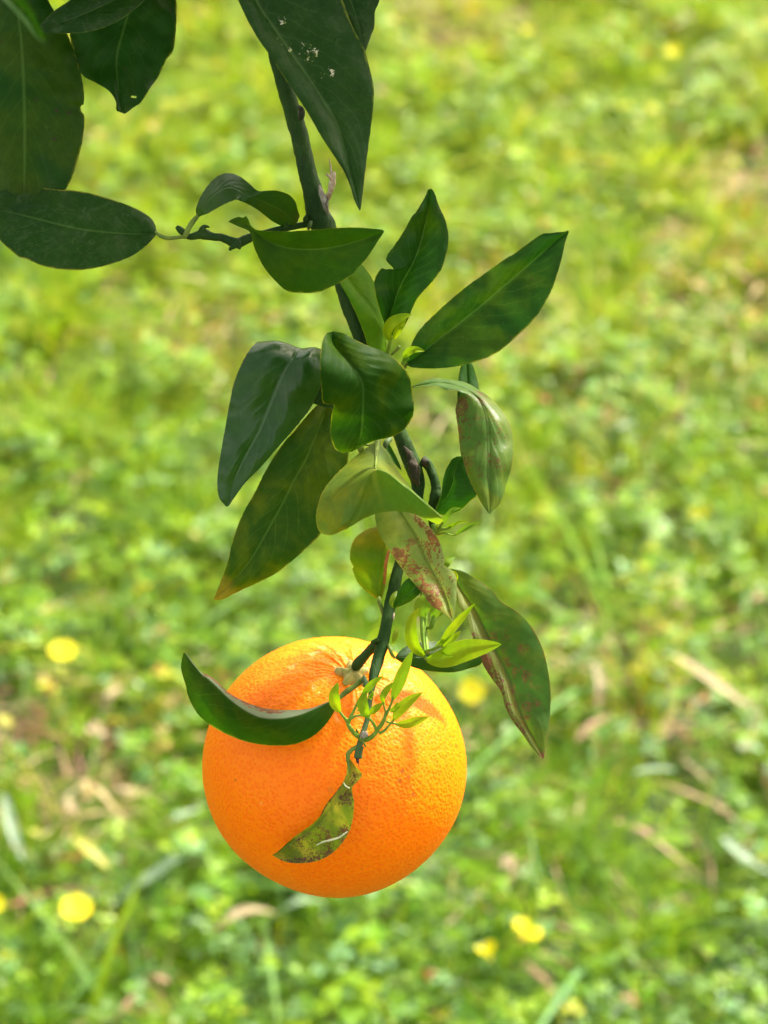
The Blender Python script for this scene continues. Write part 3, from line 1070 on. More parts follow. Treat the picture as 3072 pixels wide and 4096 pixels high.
# knobs, scars and the snapped dry stub on the main stem
tube('twig_knob', 2, [(735, 790, -8, 20), (748, 820, -6, 24), (745, 860, -6, 20), (740, 885, -7, 8)], M_BARK_OLD, BR, rough=.25)
tube('bark_scar', 2, [(880, 1370, -5, 8), (893, 1400, -3.6, 18), (910, 1450, -3.2, 22), (928, 1520, -3.6, 19), (950, 1578, -5, 5)], M_SCAR, BR, rough=.3)
tube('dry_stub', 2, [(935, 1480, -4, 10), (948, 1445, -3, 18), (966, 1390, -1, 24), (980, 1330, 1, 26), (985, 1285, 2, 22), (978, 1268, 2, 14)], M_DRYW, BR, rough=.22)
tube('dry_stub', 2, [(972, 1320, 2, 12), (966, 1270, 2, 9), (962, 1220, 3, 6), (955, 1190, 3, 4), (948, 1164, 3, 1.5)], M_DRYW, BR, rough=.2)
tube('dry_stub', 2, [(972, 1330, 3, 14), (952, 1300, 4, 13), (938, 1285, 4, 9), (930, 1292, 4, 4)], M_DRYW, BR, rough=.25)
tube('bark_scar', 2, [(812, 1450, -6.2, 4), (812, 1475, -6.0, 7), (812, 1500, -6.2, 4)], M_BARK_OLD, BR, rough=.2)
tube('bark_scar', 2, [(770, 1195, -7.4, 4), (785, 1225, -7.0, 9), (795, 1250, -7.4, 4)], M_BARK_OLD, BR, rough=.3)
tube('bark_scar', 7, [(566, 378, 2.0, 3), (565, 400, 2.6, 8), (562, 422, 2.2, 3)], M_DRYW, BR, rough=.1)
tube('twig_knob', 7, [(500, 480, 2, 10), (488, 492, 3, 10), (482, 505, 3, 6)], M_PET, BR, rough=.1)
tube('petiole', 7, [(535, 575, 6, 12), (545, 600, 8, 13), (552, 625, 8, 12), (570, 650, 6, 9)], M_PET, BR)
tube('twig_knob', 7, [(440, 560, 6, 16), (462, 545, 7, 16), (480, 548, 7, 14)], M_BARK, BR, rough=.2)
tube('twig', 7, [(385, 760, 12, 9), (395, 790, 13, 16), (392, 815, 14, 12), (380, 825, 14, 6)], M_TWIG, BR, rough=.1)

# leaf materials
D = dict
m_top = leaf_mat('leaf_dark_shade', (.026, .058, .012), (.040, .075, .010), .5, 1, .45, .18, dust=.10, rim=(.12, .16, .02))
m_big = leaf_mat('leaf_scuffed', (.030, .062, .014), (.045, .075, .012), .4, 2, .45, .16, dust=.05, rim=(.16, .18, .02),
                 scuff_glow=[(.62, .47, .17, .04), (.66, .56, .14, .05), (.44, .40, .08, .06), (.50, .44, .06, .07), (.58, .34, .10, .02)], speck=.7)  # scuffs, and a last pale patch painting the glow of light at the hole
m_ul = leaf_mat('leaf_yellow_blotch', (.024, .062, .010), (.095, .105, .005), .5, 3, .45, .22, marks=.8, big=38)
m_h = leaf_mat('leaf_dusty', (.026, .062, .012), (.040, .080, .010), .5, 4, .5, .2, dust=.09)
m_arch = leaf_mat('leaf_glossy', (.050, .085, .022), (.06, .10, .012), .5, 5, .33, .25, spec=.2, speck=.4)
m_wing = leaf_mat('leaf_wing', (.046, .085, .006), (.080, .11, .005), .6, 6, .6, .30, spec=.1, vein=.3)
m_up = leaf_mat('leaf_upright', (.030, .072, .014), (.085, .12, .008), .6, 7, .38, .25, vein=.7)
m_right = leaf_mat('leaf_right', (.028, .070, .016), (.10, .13, .008), .6, 8, .38, .25, vein=.6, marks=.4)
m_vf = leaf_mat('leaf_light', (.13, .20, .010), (.18, .23, .008), .5, 9, .6, .40, spec=.05)
m_cent = leaf_mat('leaf_front', (.034, .070, .008), (.13, .15, .005), .75, 10, .55, .32, vein=.7, big=50, spec=.05)
m_gloss = leaf_mat('leaf_waxy', (.040, .088, .026), (.066, .12, .018), .5, 11, .30, .20, spec=.36, rim=(.05, .04, .02), rib=(.12, .19, .10))
m_low = leaf_mat('leaf_olive', (.042, .075, .006), (.13, .135, .006), .8, 12, .55, .30, spec=.12, tip=.86, marks=.5, vein=.8)
m_fold = leaf_mat('leaf_folded', tone=LIGHT, base=(.19, .29, .06), mott=(.30, .36, .020), mott_amt=.7, seed=13, rough=.5, trans=.36, spec=.15,  vein=.2, rib=(.32, .30, .06), rib_w=.02, speck=.6)
m_spot = leaf_mat('leaf_pale_spotted', (.24, .33, .08), (.46, .50, .14), .8, 14, .45, .25, tone=LIGHT, spots=[(.12, .38, .30, .97, .12, 620), (.88, .30, .10, .80, .10, 560), (.5, .6, .25, 1.05, .03, 1000)],
                  spot_col=(.19, .065, .032), rib=(.26, .28, .12), speck=.3, half=(1, (.22, .26, .11), .4))
m_droop = leaf_mat('leaf_droopy', (.11, .20, .055), (.25, .31, .035), .8, 15, .36, .25, tone=LIGHT, spots=[(.08, .32, .35, .85, .09, 620), (.80, .35, .3, .95, .02, 800), (.5, .7, .25, .95, .00, 1200)], spot_col=(.11, .055, .022), rib=(.17, .22, .09), marks=.3, vein=1.0, rim=(.20, .09, .03), big=55)
m_mid = leaf_mat('leaf_plain', (.035, .085, .016), (.055, .11, .012), .4, 16, .40, .28)
m_yel = leaf_mat('leaf_yellowing', (.14, .24, .012), (.25, .29, .012), .8, 17, .48, .35, tone=LIGHT, spots=[(.9, .2, .15, .7, .16, 300)], spot_col=(.32, .09, .05), vein=.5)
m_down = leaf_mat('leaf_lower_right', (.085, .17, .045), (.16, .23, .030), .7, 18, .45, .22, tone=(.44, .54, .36), spots=[(.10, .42, .25, .97, .12, 640), (.6, .6, .2, .98, .015, 1300)], spot_col=(.13, .052, .035), rim=(.18, .05, .02),
                  half=(-1, (.13, .155, .035), .65), tip=.95, tip_col=(.14, .04, .04), scuff_glow=[(.5, .25, .5, -.05)], rib=(.10, .15, .07))
m_cup = leaf_mat('leaf_cupped', (.046, .100, .006), (.090, .12, .005), .7, 19, .6, .34, half=(-1, (.15, .19, .12), .85), vein=.9, marks=.3, speck=.6, spots=[(.0, .46, .2, .85, .12, 300)], spot_col=(.20, .06, .03))  # pale half: sky reflection on the upturned inner strip, painted into the colour
m_hang = leaf_mat('leaf_hanging_spotted', (.18, .23, .025), (.42, .42, .07), .9, 20, .45, .25, tone=LIGHT, spots=[(.75, .75, .05, 1.05, .035, 900), (1.0, .34, .45, 1.05, .10, 520), (0, .2, .2, .6, .16, 380)], spot_col=(.085, .030, .030), big=90, speck=.3)
m_young = leaf_mat('young_leaf_green', (.30, .50, .012), (.43, .60, .012), .6, 21, .38, .42, tone=(.52, .58, .5), vein=0, speck=.2, rim=(.40, .50, .05), rib=(.16, .30, .03), bump=.2, transcol=(1.5, 1.4, .6))
m_young2 = leaf_mat('young_leaf_dark', (.18, .36, .03), (.30, .48, .03), .5, 22, .38, .4, tone=(.52, .58, .5), vein=0, speck=.3, bump=.2, transcol=(1.7, 1.5, .6))
M_SHOOT = stem_mat('shoot_stem', (.12, .22, .025), (.18, .28, .03), 300, .4, .1)

# --- shaded leaves of the upper branch (top left corner)
tube('stem', 0, [(-120, -760, -30, 30), (150, -520, -25, 28), (420, -330, -22, 24), (700, -240, -24, 18)], M_BARK, BR2, rough=.08, n=30)
l1 = leaf(1, [(120, -420), (-60, -150), (-220, 150), (-300, 500), (-300, 850), (-220, 1200), (-60, 1450), (150, 1620)],
          [(130, -420), (125, -150), (132, 80), (158, 300), (175, 600), (182, 900), (182, 1150), (178, 1370), (165, 1620)],
          [(150, -420), (250, -200), (350, -10), (400, 80), (470, 190), (530, 330), (580, 480), (612, 620), (622, 730), (612, 785), (598, 770), (594, 800), (606, 830), (622, 850), (618, 960), (602, 1070), (560, 1230), (490, 1390), (360, 1530), (180, 1630)],
          m_ul, BR2, (-4, -6, -4, 2), (-6,), (-5,), seed=1, und=2, label='broadest dark leaf with yellow blotches, running down the left edge')
child_tube('petiole', 1, [(125, -400, -4, 16), (160, -600, -12, 16), (260, -900, -24, 18)], M_PET, l1, BR2)
l2 = leaf(1, [(985, -240), (800, -180), (620, -20), (530, 130), (515, 260), (540, 370), (600, 545), (700, 608), (790, 660), (838, 715), (858, 770), (855, 812), (880, 825), (915, 838)],
          [(985, -240), (975, -60), (955, 60), (905, 240), (868, 370), (858, 480), (868, 620), (875, 720), (890, 790), (918, 838)],
          [(995, -240), (1150, -180), (1270, -80), (1302, 20), (1300, 150), (1292, 300), (1273, 385), (1232, 435), (1210, 480), (1165, 570), (1110, 645), (1062, 725), (1030, 765), (990, 788), (950, 822), (922, 838)],
          m_ul, BR2, (-14, -16, -14, -8), (3,), (-4,), seed=2, und=3, label='dark hanging leaf with a small hole and a hooked tip, second from the top left corner',
          holes=[(.80, .870, .035, .013)])
child_tube('petiole', 1, [(985, -225, -14, 14), (960, -400, -20, 14), (800, -600, -24, 16)], M_PET, l2, BR2)
l4 = leaf(1, [(255, 240), (330, 150), (400, 80), (520, 0), (700, -110), (950, -200), (1150, -200)],
          [(255, 245), (400, 180), (600, 110), (800, 20), (1000, -90), (1160, -200)],
          [(260, 250), (350, 246), (500, 246), (630, 238), (740, 212), (860, 160), (960, 95), (1060, 10), (1140, -100), (1165, -200)],
          m_top, BR2, (16, 14, 6, 0), (-3,), (3,), seed=3, label='dark leaf lying slantwise across the two big ones at the top left')
child_tube('petiole', 1, [(1150, -195, 0, 14), (1250, -330, -12, 14), (1290, -440, -24, 16)], M_PET, l4, BR2)
l5 = leaf(1, [(-60, -220), (60, -90), (180, -5), (245, 80), (285, 170), (318, 240), (335, 305)],
          [(-70, -210), (30, -60), (130, 40), (215, 130), (262, 220), (330, 308)],
          [(-80, -200), (0, -40), (80, 50), (160, 140), (215, 210), (262, 270), (310, 306), (328, 310)],
          m_top, BR2, (170, 165, 158, 150), (2,), (6,), seed=4, nr=40, label='out-of-focus light green leaf tip close to the lens in the top left corner')
child_tube('petiole', 1, [(-70, -210, 170, 14), (-120, -420, 120, 20), (-160, -640, 50, 26), (-120, -760, -20, 28)], M_BARK, l5, BR2)

# --- main branch leaves
l3 = leaf(1, [(1155, 1706), (1145, 1660), (1120, 1615), (1060, 1568), (960, 1518), (800, 1463), (650, 1420), (550, 1405), (400, 1396), (280, 1378), (200, 1358), (100, 1370), (0, 1415), (-90, 1500), (-150, 1560)],
          [(1155, 1712), (1040, 1726), (900, 1722), (600, 1690), (300, 1620), (100, 1570), (-60, 1545), (-150, 1562)],
          [(1155, 1718), (1140, 1745), (1090, 1800), (1000, 1870), (900, 1920), (750, 1966), (600, 1990), (450, 1986), (320, 1962), (200, 1912), (160, 1900), (145, 1898), (120, 1880), (50, 1822), (0, 1772), (-80, 1680), (-150, 1565)],
          m_h, BR, (-1, 2, 4, -2), (-5,), (5,), seed=5, und=2.2, label='long dark leaf pointing out of the left edge, at the end of the side twig')
child_tube('petiole', 1, [(1145, 1712, -1, 12), (1190, 1742, 0, 15), (1240, 1756, 0, 15), (1300, 1752, 0, 15), (1360, 1745, 0, 15)], M_PET, l3, BR)
l6 = leaf(3, [(280, 398), (278, 345), (325, 245), (400, 162), (470, 138), (540, 158), (600, 203), (650, 245), (705, 246), (760, 243), (832, 266), (872, 302), (888, 350), (902, 400), (880, 450)],
          [(285, 400), (315, 350), (365, 290), (430, 240), (480, 225), (530, 240), (570, 265), (605, 285), (655, 300), (710, 325), (770, 355), (815, 385), (845, 420), (865, 440), (878, 455)],
          [(292, 404), (345, 385), (400, 355), (450, 328), (500, 306), (520, 300), (545, 308), (580, 322), (640, 355), (690, 393), (730, 425), (770, 448), (810, 465), (845, 465), (875, 460)],
          m_arch, BR, (1, 3, 4, 6, 7, 8, 8, 8, 5, 3, 1, -1, -3, -4, -5), (-1, -2, -4, -6, -7, -6, -4, -2, 1, 3, 4, 4, 4, 2, 0), (0, 1, 2, 3, 3, 2, 0, -1, -4, -5, -5, -4, -3, -2, 0), seed=6, und=.5, bulge=0, nr=110, idx=True, edge=2.5,
          label='glossy leaf arching over and twisting above the side twig')
child_tube('petiole', 3, [(290, 396, 1, 12), (262, 428, 1, 16), (235, 470, 1, 17), (212, 520, 1, 16), (208, 530, 0, 10)], M_PET, l6, BR)
l7 = leaf(3, [(474, 430), (505, 412), (535, 403), (560, 408), (580, 400), (596, 425), (608, 455), (640, 480), (700, 489), (780, 491), (850, 490), (1000, 480), (1130, 469), (1260, 468), (1340, 474), (1400, 480), (1413, 490)],
          [(474, 431), (505, 432), (535, 435), (560, 442), (580, 452), (600, 468), (620, 485), (650, 505), (700, 540), (770, 572), (850, 592), (950, 598), (1060, 592), (1180, 568), (1290, 535), (1370, 508), (1412, 492)],
          [(474, 433), (508, 450), (540, 465), (565, 474), (585, 482), (600, 492), (612, 520), (632, 595), (680, 695), (745, 778), (822, 848), (905, 862), (1000, 860), (1085, 830), (1200, 765), (1300, 660), (1412, 494)],
          m_wing, BR, (10, 11, 12, 13, 14, 15, 16, 16, 15, 14, 14, 14, 15, 16, 17, 18, 19), (0, 0, 0, 1, 2, 2, 3, 4, 5, 6, 7, 7, 6, 5, 3, 1, 0), (0, 0, 0, 0, 0, 0, -1, -2, -3, -4, -6, -7, -6, -5, -3, -1, 0), idx=True, seed=7, und=.8, bulge=.6, nr=110,
          label='wing-shaped folded leaf in front of the stem just below the side twig')
l8 = leaf(2, [(330, -560), (230, -380), (210, -180), (280, 0), (350, 148), (430, 290), (512, 402), (600, 538), (700, 690), (800, 842), (900, 1018), (975, 1130), (1060, 1262), (1105, 1370), (1140, 1480), (1162, 1530), (1175, 1552)],
          [(340, -560), (330, -300), (410, 0), (560, 232), (760, 520), (880, 700), (1000, 900), (1060, 1080), (1110, 1260), (1150, 1420), (1178, 1548)],
          [(350, -560), (600, -440), (850, -250), (1040, -20), (1105, 150), (1180, 300), (1216, 370), (1245, 480), (1278, 620), (1283, 690), (1272, 850), (1245, 1060), (1226, 1200), (1215, 1300), (1198, 1450), (1186, 1545)],
          m_big, BR, (6, 12, 15, 17, 18), (3,), (-3,), seed=8, und=1.6, label='longest leaf, dark with whitish scuffs, pointing straight down at the top centre', holes=[(.487, .325, .022, .009)])
child_tube('petiole', 2, [(340, -545, 6, 16), (320, -700, -6, 16), (310, -780, -20, 16)], M_PET, l8, BR)
l9 = leaf(2, [(700, -420), (850, -200), (980, 0), (1090, 200), (1215, 378)], [(720, -430), (930, -220), (1080, -40), (1160, 150), (1216, 380)],
          [(740, -440), (1100, -350), (1320, -160), (1325, 0), (1290, 85), (1286, 190), (1252, 290), (1220, 380)], m_top, BR, (2, 4, 6, 10), (0,), (-4,), seed=9, nr=50,
          label='dark leaf half hidden behind the right side of the scuffed top leaf')
child_tube('petiole', 2, [(715, -430, 2, 14), (540, -600, -8, 15), (340, -650, -20, 16)], M_PET, l9, BR)
l13 = leaf(3, [(1165, 660), (1140, 720), (1140, 790), (1190, 880), (1240, 980), (1285, 1090), (1320, 1190), (1380, 1250), (1425, 1245)],
           [(1168, 658), (1165, 710), (1185, 765), (1255, 858), (1330, 942), (1390, 1030), (1418, 1100), (1424, 1170), (1427, 1245)],
           [(1172, 656), (1225, 660), (1280, 690), (1335, 765), (1372, 845), (1395, 930), (1408, 1020), (1420, 1095), (1429, 1245)],
           m_vf, BR, (2, 0, -2, -3, -4), (5,), (-7,), seed=13, idx=True, label='light green narrow leaf folded along its rib behind the wing-shaped leaf')
l11 = leaf(4, [(362, 905), (345, 860), (312, 755), (297, 655), (305, 612), (335, 568), (352, 562), (362, 572), (385, 566), (415, 572), (405, 555), (375, 525), (368, 505), (385, 470), (425, 415), (480, 330), (528, 245), (548, 225), (598, 142), (622, 88)],
           [(368, 905), (392, 850), (420, 765), (452, 680), (500, 585), (548, 495), (582, 390), (608, 275), (624, 180), (634, 85)],
           [(375, 910), (420, 985), (470, 925), (505, 865), (530, 800), (570, 728), (650, 640), (705, 562), (738, 455), (745, 372), (730, 282), (690, 190), (662, 110), (645, 84)],
           m_up, BR, (-3, 0, 3, 4, 7), (3,), (2,), seed=11, und=2.0, bulge=1.4, nr=130, nc=25, label='upright pointed leaf with a torn notch in its left side')
l12 = leaf(4, [(488, 1132), (510, 1050), (555, 955), (640, 860), (760, 750), (860, 668), (970, 590), (1080, 510), (1140, 475), (1200, 430), (1310, 355), (1360, 350), (1400, 345), (1440, 342), (1468, 334)],
           [(490, 1136), (560, 1090), (700, 980), (900, 820), (1100, 650), (1250, 520), (1390, 400), (1468, 338)],
           [(492, 1140), (515, 1160), (640, 1168), (760, 1160), (900, 1130), (1045, 1068), (1170, 962), (1270, 862), (1340, 750), (1380, 665), (1395, 620), (1430, 500), (1450, 405), (1472, 345)],
           m_right, BR, (2, 4, 7, 10, 14), (1.5,), (3,), seed=12, und=1.2, bulge=.8, label='long dark green leaf pointing to the upper right')
child_tube('petiole', 4, [(500, 1130, 2, 9), (480, 1160, 1, 11), (455, 1190, -2, 12), (420, 1220, -6, 12)], M_PET, l12, BR)
l21 = leaf(6, [(930, 50), (895, 130), (878, 280), (882, 430), (890, 600), (905, 720)], [(940, 50), (945, 150), (950, 300), (945, 450), (930, 600), (912, 722)],
           [(950, 50), (985, 110), (1022, 245), (1022, 400), (985, 580), (920, 722)], m_mid, BR, (-16, -14, -12, -10), (2,), (-2,), seed=21, nr=50, label='dark narrow leaf hidden behind the droopy spotted leaf, its tip showing above')
l15 = leaf(5, [(965, 52), (930, 62), (900, 130), (886, 250), (885, 360), (895, 470), (905, 570), (940, 585), (985, 592), (972, 660), (960, 780), (972, 855), (1000, 915), (1050, 940), (1100, 935)],
           [(975, 50), (975, 120), (1020, 190), (1080, 255), (1130, 320), (1175, 385), (1198, 440), (1203, 510), (1200, 590), (1198, 660), (1196, 720), (1190, 780), (1180, 830), (1150, 890), (1110, 935)],
           [(985, 46), (1060, 62), (1120, 98), (1230, 150), (1340, 190), (1440, 250), (1510, 322), (1550, 400), (1570, 500), (1576, 600), (1566, 680), (1500, 775), (1400, 828), (1280, 855), (1118, 934)],
           m_cent, BR, (24, 27, 30, 33, 34, 34, 33, 32, 31, 30, 28, 27, 26, 25, 24), (3, 3, 4, 5, 5, 4, 3, 1, -1, -2, -2, -1, 0, 0, 0), (0, 1, 0, -2, -4, -6, -7, -8, -8, -7, -6, -5, -3, -1, 0), idx=True, seed=15, und=2.2, bulge=1.5, nr=110, nc=25,
           label='broad rounded leaf nearest the lens, in front of the middle of the stem')
child_tube('petiole', 5, [(975, 60, 22, 12), (1060, 90, 10, 13), (1150, 130, -4, 13)], M_PET, l15, BR)
l16 = leaf_rows(5, [[(610, 330, -18), (700, 340, -17), (800, 330, -17), (880, 320, -18), (930, 330, -19)],
                    [(520, 210, -6), (640, 210, -4), (770, 240, -5), (850, 240, -5), (925, 260, -7)],
                    [(440, 122, 6), (590, 118, 9), (738, 168, 6), (840, 162, 8), (920, 185, 4)],
                    [(362, 190, 12), (520, 190, 15), (690, 235, 12), (800, 240, 14), (925, 280, 9)],
                    [(300, 300, 14), (450, 320, 16), (622, 350, 13.5), (750, 370, 14), (905, 410, 10)],
                    [(250, 430, 15), (400, 460, 16), (570, 470, 13), (700, 500, 13), (868, 510, 9)],
                    [(214, 600, 15), (350, 630, 15), (500, 635, 12.5), (640, 650, 12), (800, 635, 8)],
                    [(185, 760, 14), (300, 790, 15), (438, 785, 12.5), (560, 790, 12), (700, 758, 9)],
                    [(152, 950, 14), (250, 970, 15), (355, 935, 12.5), (470, 945, 12), (590, 885, 10)],
                    [(128, 1130, 13), (200, 1130, 14), (280, 1085, 12.5), (370, 1080, 12), (455, 1040, 11)],
                    [(140, 1270, 12), (185, 1245, 12.5), (230, 1225, 12), (285, 1200, 11.5), (325, 1175, 11)],
                    [(190, 1338, 11), (197, 1338, 11), (202, 1338, 11), (206, 1338, 11), (210, 1336, 11)]],
                m_gloss, BR, seed=16, und=1.2, crease=.4, label='waxy blue-green leaf drooping from a bent top, left of the rounded leaf', nc=25, nr=110)
l17 = leaf(5, [(925, 560), (870, 585), (800, 655), (700, 775), (600, 890), (520, 1010), (450, 1140), (390, 1260), (322, 1380), (270, 1500), (235, 1620), (205, 1740), (160, 1870), (100, 2022)],
           [(945, 560), (915, 655), (850, 820), (780, 990), (700, 1130), (600, 1330), (500, 1510), (380, 1720), (250, 1880), (105, 2022)],
           [(965, 560), (1060, 640), (1098, 780), (1092, 1000), (1050, 1180), (975, 1370), (885, 1548), (800, 1632), (700, 1722), (560, 1832), (400, 1912), (250, 1982), (150, 2030), (110, 2026)],
           m_low, BR, (-2, 2, 3, 3, 0), (2,), (-4,), seed=17, und=1.5, label='long olive leaf with a yellow-brown tip pointing down to the lower left')
leaf(5, [(832, 578), (850, 520), (892, 445)], [(900, 600), (930, 560), (960, 470)], [(1010, 620), (1010, 560), (1000, 480)], m_top, BR, (4, 5, 6), (1,), (0,), nr=20, nc=9, seed=30, label='small dark piece of leaf between the waxy leaf and the rounded leaf')
# folded pale leaf
l18 = leaf_rows(6, [[(330, 612, 6), (338, 612, 6.4), (346, 612, 6.8), (354, 612, 6.6), (362, 612, 6)],
                    [(230, 682, 8), (285, 680, 10), (340, 682, 12), (385, 680, 10), (425, 690, 7)],
                    [(130, 770, 12), (235, 750, 15), (337, 738, 17), (400, 745, 14), (485, 800, 9)],
                    [(50, 850, 16), (190, 800, 20), (334, 775, 22), (430, 820, 19), (545, 880, 14)],
                    [(-20, 950, 20), (150, 880, 25), (331, 788, 28), (455, 840, 25), (595, 945, 19)],
                    [(-60, 1090, 21), (100, 960, 27), (330, 795, 31), (500, 880, 29), (680, 1025, 24)],
                    [(-40, 1200, 22), (90, 1120, 28), (322, 800, 34), (540, 905, 32), (760, 1090, 28)],
                    [(20, 1228, 25), (165, 1120, 31), (322, 803, 35), (530, 910, 33), (780, 1125, 28)],
                    [(80, 1215, 26), (190, 1120, 30), (335, 880, 32), (530, 960, 31), (770, 1145, 27)],
                    [(110, 1200, 26), (200, 1150, 29), (365, 980, 29), (540, 1030, 28), (750, 1155, 26)],
                    [(140, 1190, 26), (235, 1130, 27), (388, 1076, 26), (560, 1080, 25.5), (735, 1152, 25)]],
                m_fold, BR, nr=120, nc=33, seed=18, und=.4, label='pale yellow-green leaf folded like a tent over the stem')
child_tube('petiole', 6, [(352, 585, 4, 20), (350, 610, 8, 21), (345, 650, 10.5, 17), (340, 700, 13.4, 12), (337, 750, 18.5, 8), (334, 785, 28, 5)], M_PET, l18, BR)
l19 = leaf(6, [(400, 980), (340, 1060), (330, 1100), (342, 1165), (370, 1240), (420, 1320), (480, 1410), (540, 1490), (600, 1560), (650, 1620), (700, 1690), (760, 1732), (820, 1772), (848, 1806)],
           [(430, 970), (510, 1080), (560, 1160), (610, 1240), (680, 1400), (750, 1530), (810, 1660), (850, 1800)],
           [(470, 980), (600, 1080), (650, 1130), (700, 1180), (742, 1240), (772, 1300), (790, 1370), (796, 1405), (785, 1420), (800, 1435), (840, 1460), (868, 1500), (876, 1560), (870, 1650), (865, 1720), (854, 1806)],
           m_spot, BR, (0, 6, 12, 19, 26), (2,), (3,), seed=19, und=1.0, label='pale leaf with rust-red blotches pointing down from under the folded leaf')
l20 = leaf(6, [(576, 246), (600, 252), (660, 241), (740, 236), (800, 262), (862, 264), (903, 290), (880, 330), (866, 400), (882, 520), (898, 650), (925, 760), (958, 860), (1005, 955), (1045, 1030), (1086, 1084)],
           [(576, 244), (610, 240), (680, 226), (740, 215), (820, 222), (900, 245), (965, 278), (1020, 325), (1058, 390), (1078, 480), (1084, 590), (1086, 700), (1082, 800), (1088, 900), (1095, 1000), (1092, 1085)],
           [(576, 240), (640, 211), (690, 194), (740, 187), (860, 200), (940, 218), (1020, 263), (1090, 310), (1150, 370), (1202, 445), (1240, 545), (1248, 650), (1240, 765), (1213, 860), (1165, 1010), (1098, 1086)],
           m_droop, BR, (2, 3, 3, 3, 3, 4, 5, 6, 8, 10, 12, 14, 15, 16, 17, 18), (0, 1, 2, 3, 4, 5, 4, 0, -3, -4, -4, -3, -2, -1, 0, 0), (0, -1, -2, -3, -4, -5, -5, -5, -5, -4, -4, -3, -3, -3, -1, 0), idx=True, seed=20, und=1.4, bulge=1.4, nr=120, nc=25, edge=3,
           label='speckled green leaf on a long stalk drooping at the right')
child_tube('petiole', 6, [(590, 245, 2, 7), (560, 248, 0, 8), (520, 250, -4, 9)], M_PET, l20, BR)
l22 = leaf(6, [(732, 1066), (752, 1010), (772, 950), (780, 880), (800, 800), (822, 755), (850, 720), (880, 706), (905, 706)],
           [(735, 1072), (765, 1030), (800, 985), (830, 930), (848, 880), (852, 830), (868, 780), (888, 740), (908, 715)],
           [(738, 1086), (790, 1096), (850, 1085), (905, 1060), (965, 1005), (1005, 965), (1010, 880), (985, 780), (925, 715)],
           m_mid, BR, (-4, -2, 0, 0), (4,), (-2,), seed=22, idx=True, nr=60, label='plain green leaf with a rolled edge beside the forked twig')
l23 = leaf(6, [(352, 1652), (335, 1645), (298, 1622), (250, 1582), (210, 1530), (180, 1452), (188, 1440), (165, 1385), (172, 1310), (205, 1240), (280, 1190), (345, 1168), (400, 1120)],
           [(362, 1654), (356, 1635), (352, 1600), (350, 1560), (352, 1500), (355, 1450), (362, 1410), (372, 1370), (385, 1330), (395, 1290), (402, 1230), (405, 1180), (405, 1120)],
           [(372, 1652), (382, 1638), (392, 1600), (402, 1560), (408, 1500), (412, 1450), (420, 1400), (430, 1350), (436, 1320), (436, 1280), (430, 1220), (420, 1170), (410, 1120)],
           m_yel, BR, (-2, -1, 0, 2, 3, 2, 0), (-4,), (-5,), idx=True, seed=23, und=1.6, bulge=1.2, label='yellowing leaf curled beside the lower stem, left')
child_tube('petiole', 6, [(360, 1640, -1, 10), (358, 1665, 0, 13), (370, 1700, 0, 14), (385, 1750, 0, 12), (400, 1800, 0, 10)], M_PET, l23, BR)
l24 = leaf(6, [(448, 1716), (462, 1650), (482, 1598), (520, 1542), (575, 1500), (650, 1475), (700, 1450)],
           [(450, 1716), (500, 1655), (560, 1610), (600, 1570), (650, 1530), (705, 1452)],
           [(452, 1718), (495, 1702), (560, 1672), (612, 1632), (655, 1592), (690, 1520), (710, 1455)],
           m_mid, BR, (4, 5, 6, 4), (2,), (-2,), seed=24, nr=40, nc=13, label='small green leaf crossing the lower stem')
slim(6, [(478, 1600, 7), (452, 1640, 9), (440, 1680, 9), (452, 1716, 7)], 34, m_young2, BR, name='leaf_lobe')
slim(6, [(480, 1840, 3), (470, 1880, 4), (455, 1935, 4), (448, 1960, 2)], 34, m_young2, BR, name='leaf_lobe')
l25 = leaf(7, [(905, 112), (925, 160), (938, 250), (958, 330), (1000, 405), (1040, 520), (1080, 622), (1110, 702), (1160, 782), (1212, 852), (1240, 950), (1290, 1042), (1350, 1122), (1400, 1195), (1462, 1258)],
           [(906, 112), (930, 170), (965, 235), (1010, 300), (1058, 370), (1098, 450), (1135, 535), (1170, 600), (1205, 665), (1240, 745), (1272, 825), (1310, 950), (1365, 1065), (1415, 1150), (1465, 1258)],
           [(908, 112), (980, 128), (1050, 168), (1110, 208), (1170, 258), (1212, 312), (1290, 360), (1350, 410), (1402, 472), (1450, 562), (1482, 655), (1505, 780), (1513, 910), (1498, 1100), (1470, 1258)],
           m_down, BR, (-4, -2, 2, 8, 14, 20), (2.5,), (2,), idx=True, seed=25, und=1.4, bulge=1.0, nr=120, nc=25, label='largest leaf right of the orange, green with a purplish speckled left half')
l26 = leaf(7, [(572, 648), (600, 612), (640, 582), (680, 565), (740, 555), (800, 552), (900, 560), (1000, 548), (1060, 538), (1140, 590)],
           [(572, 650), (650, 645), (750, 645), (850, 642), (950, 635), (1050, 620), (1145, 595)],
           [(572, 652), (610, 678), (660, 700), (750, 726), (850, 738), (930, 738), (1020, 716), (1090, 690), (1150, 600)],
           m_mid, BR, (4, 0, -6, -12), (-3,), (-1,), seed=26, bulge=.3, nr=60, label='dark green leaf lying level behind the bright shoot, right of the fruit stalk')
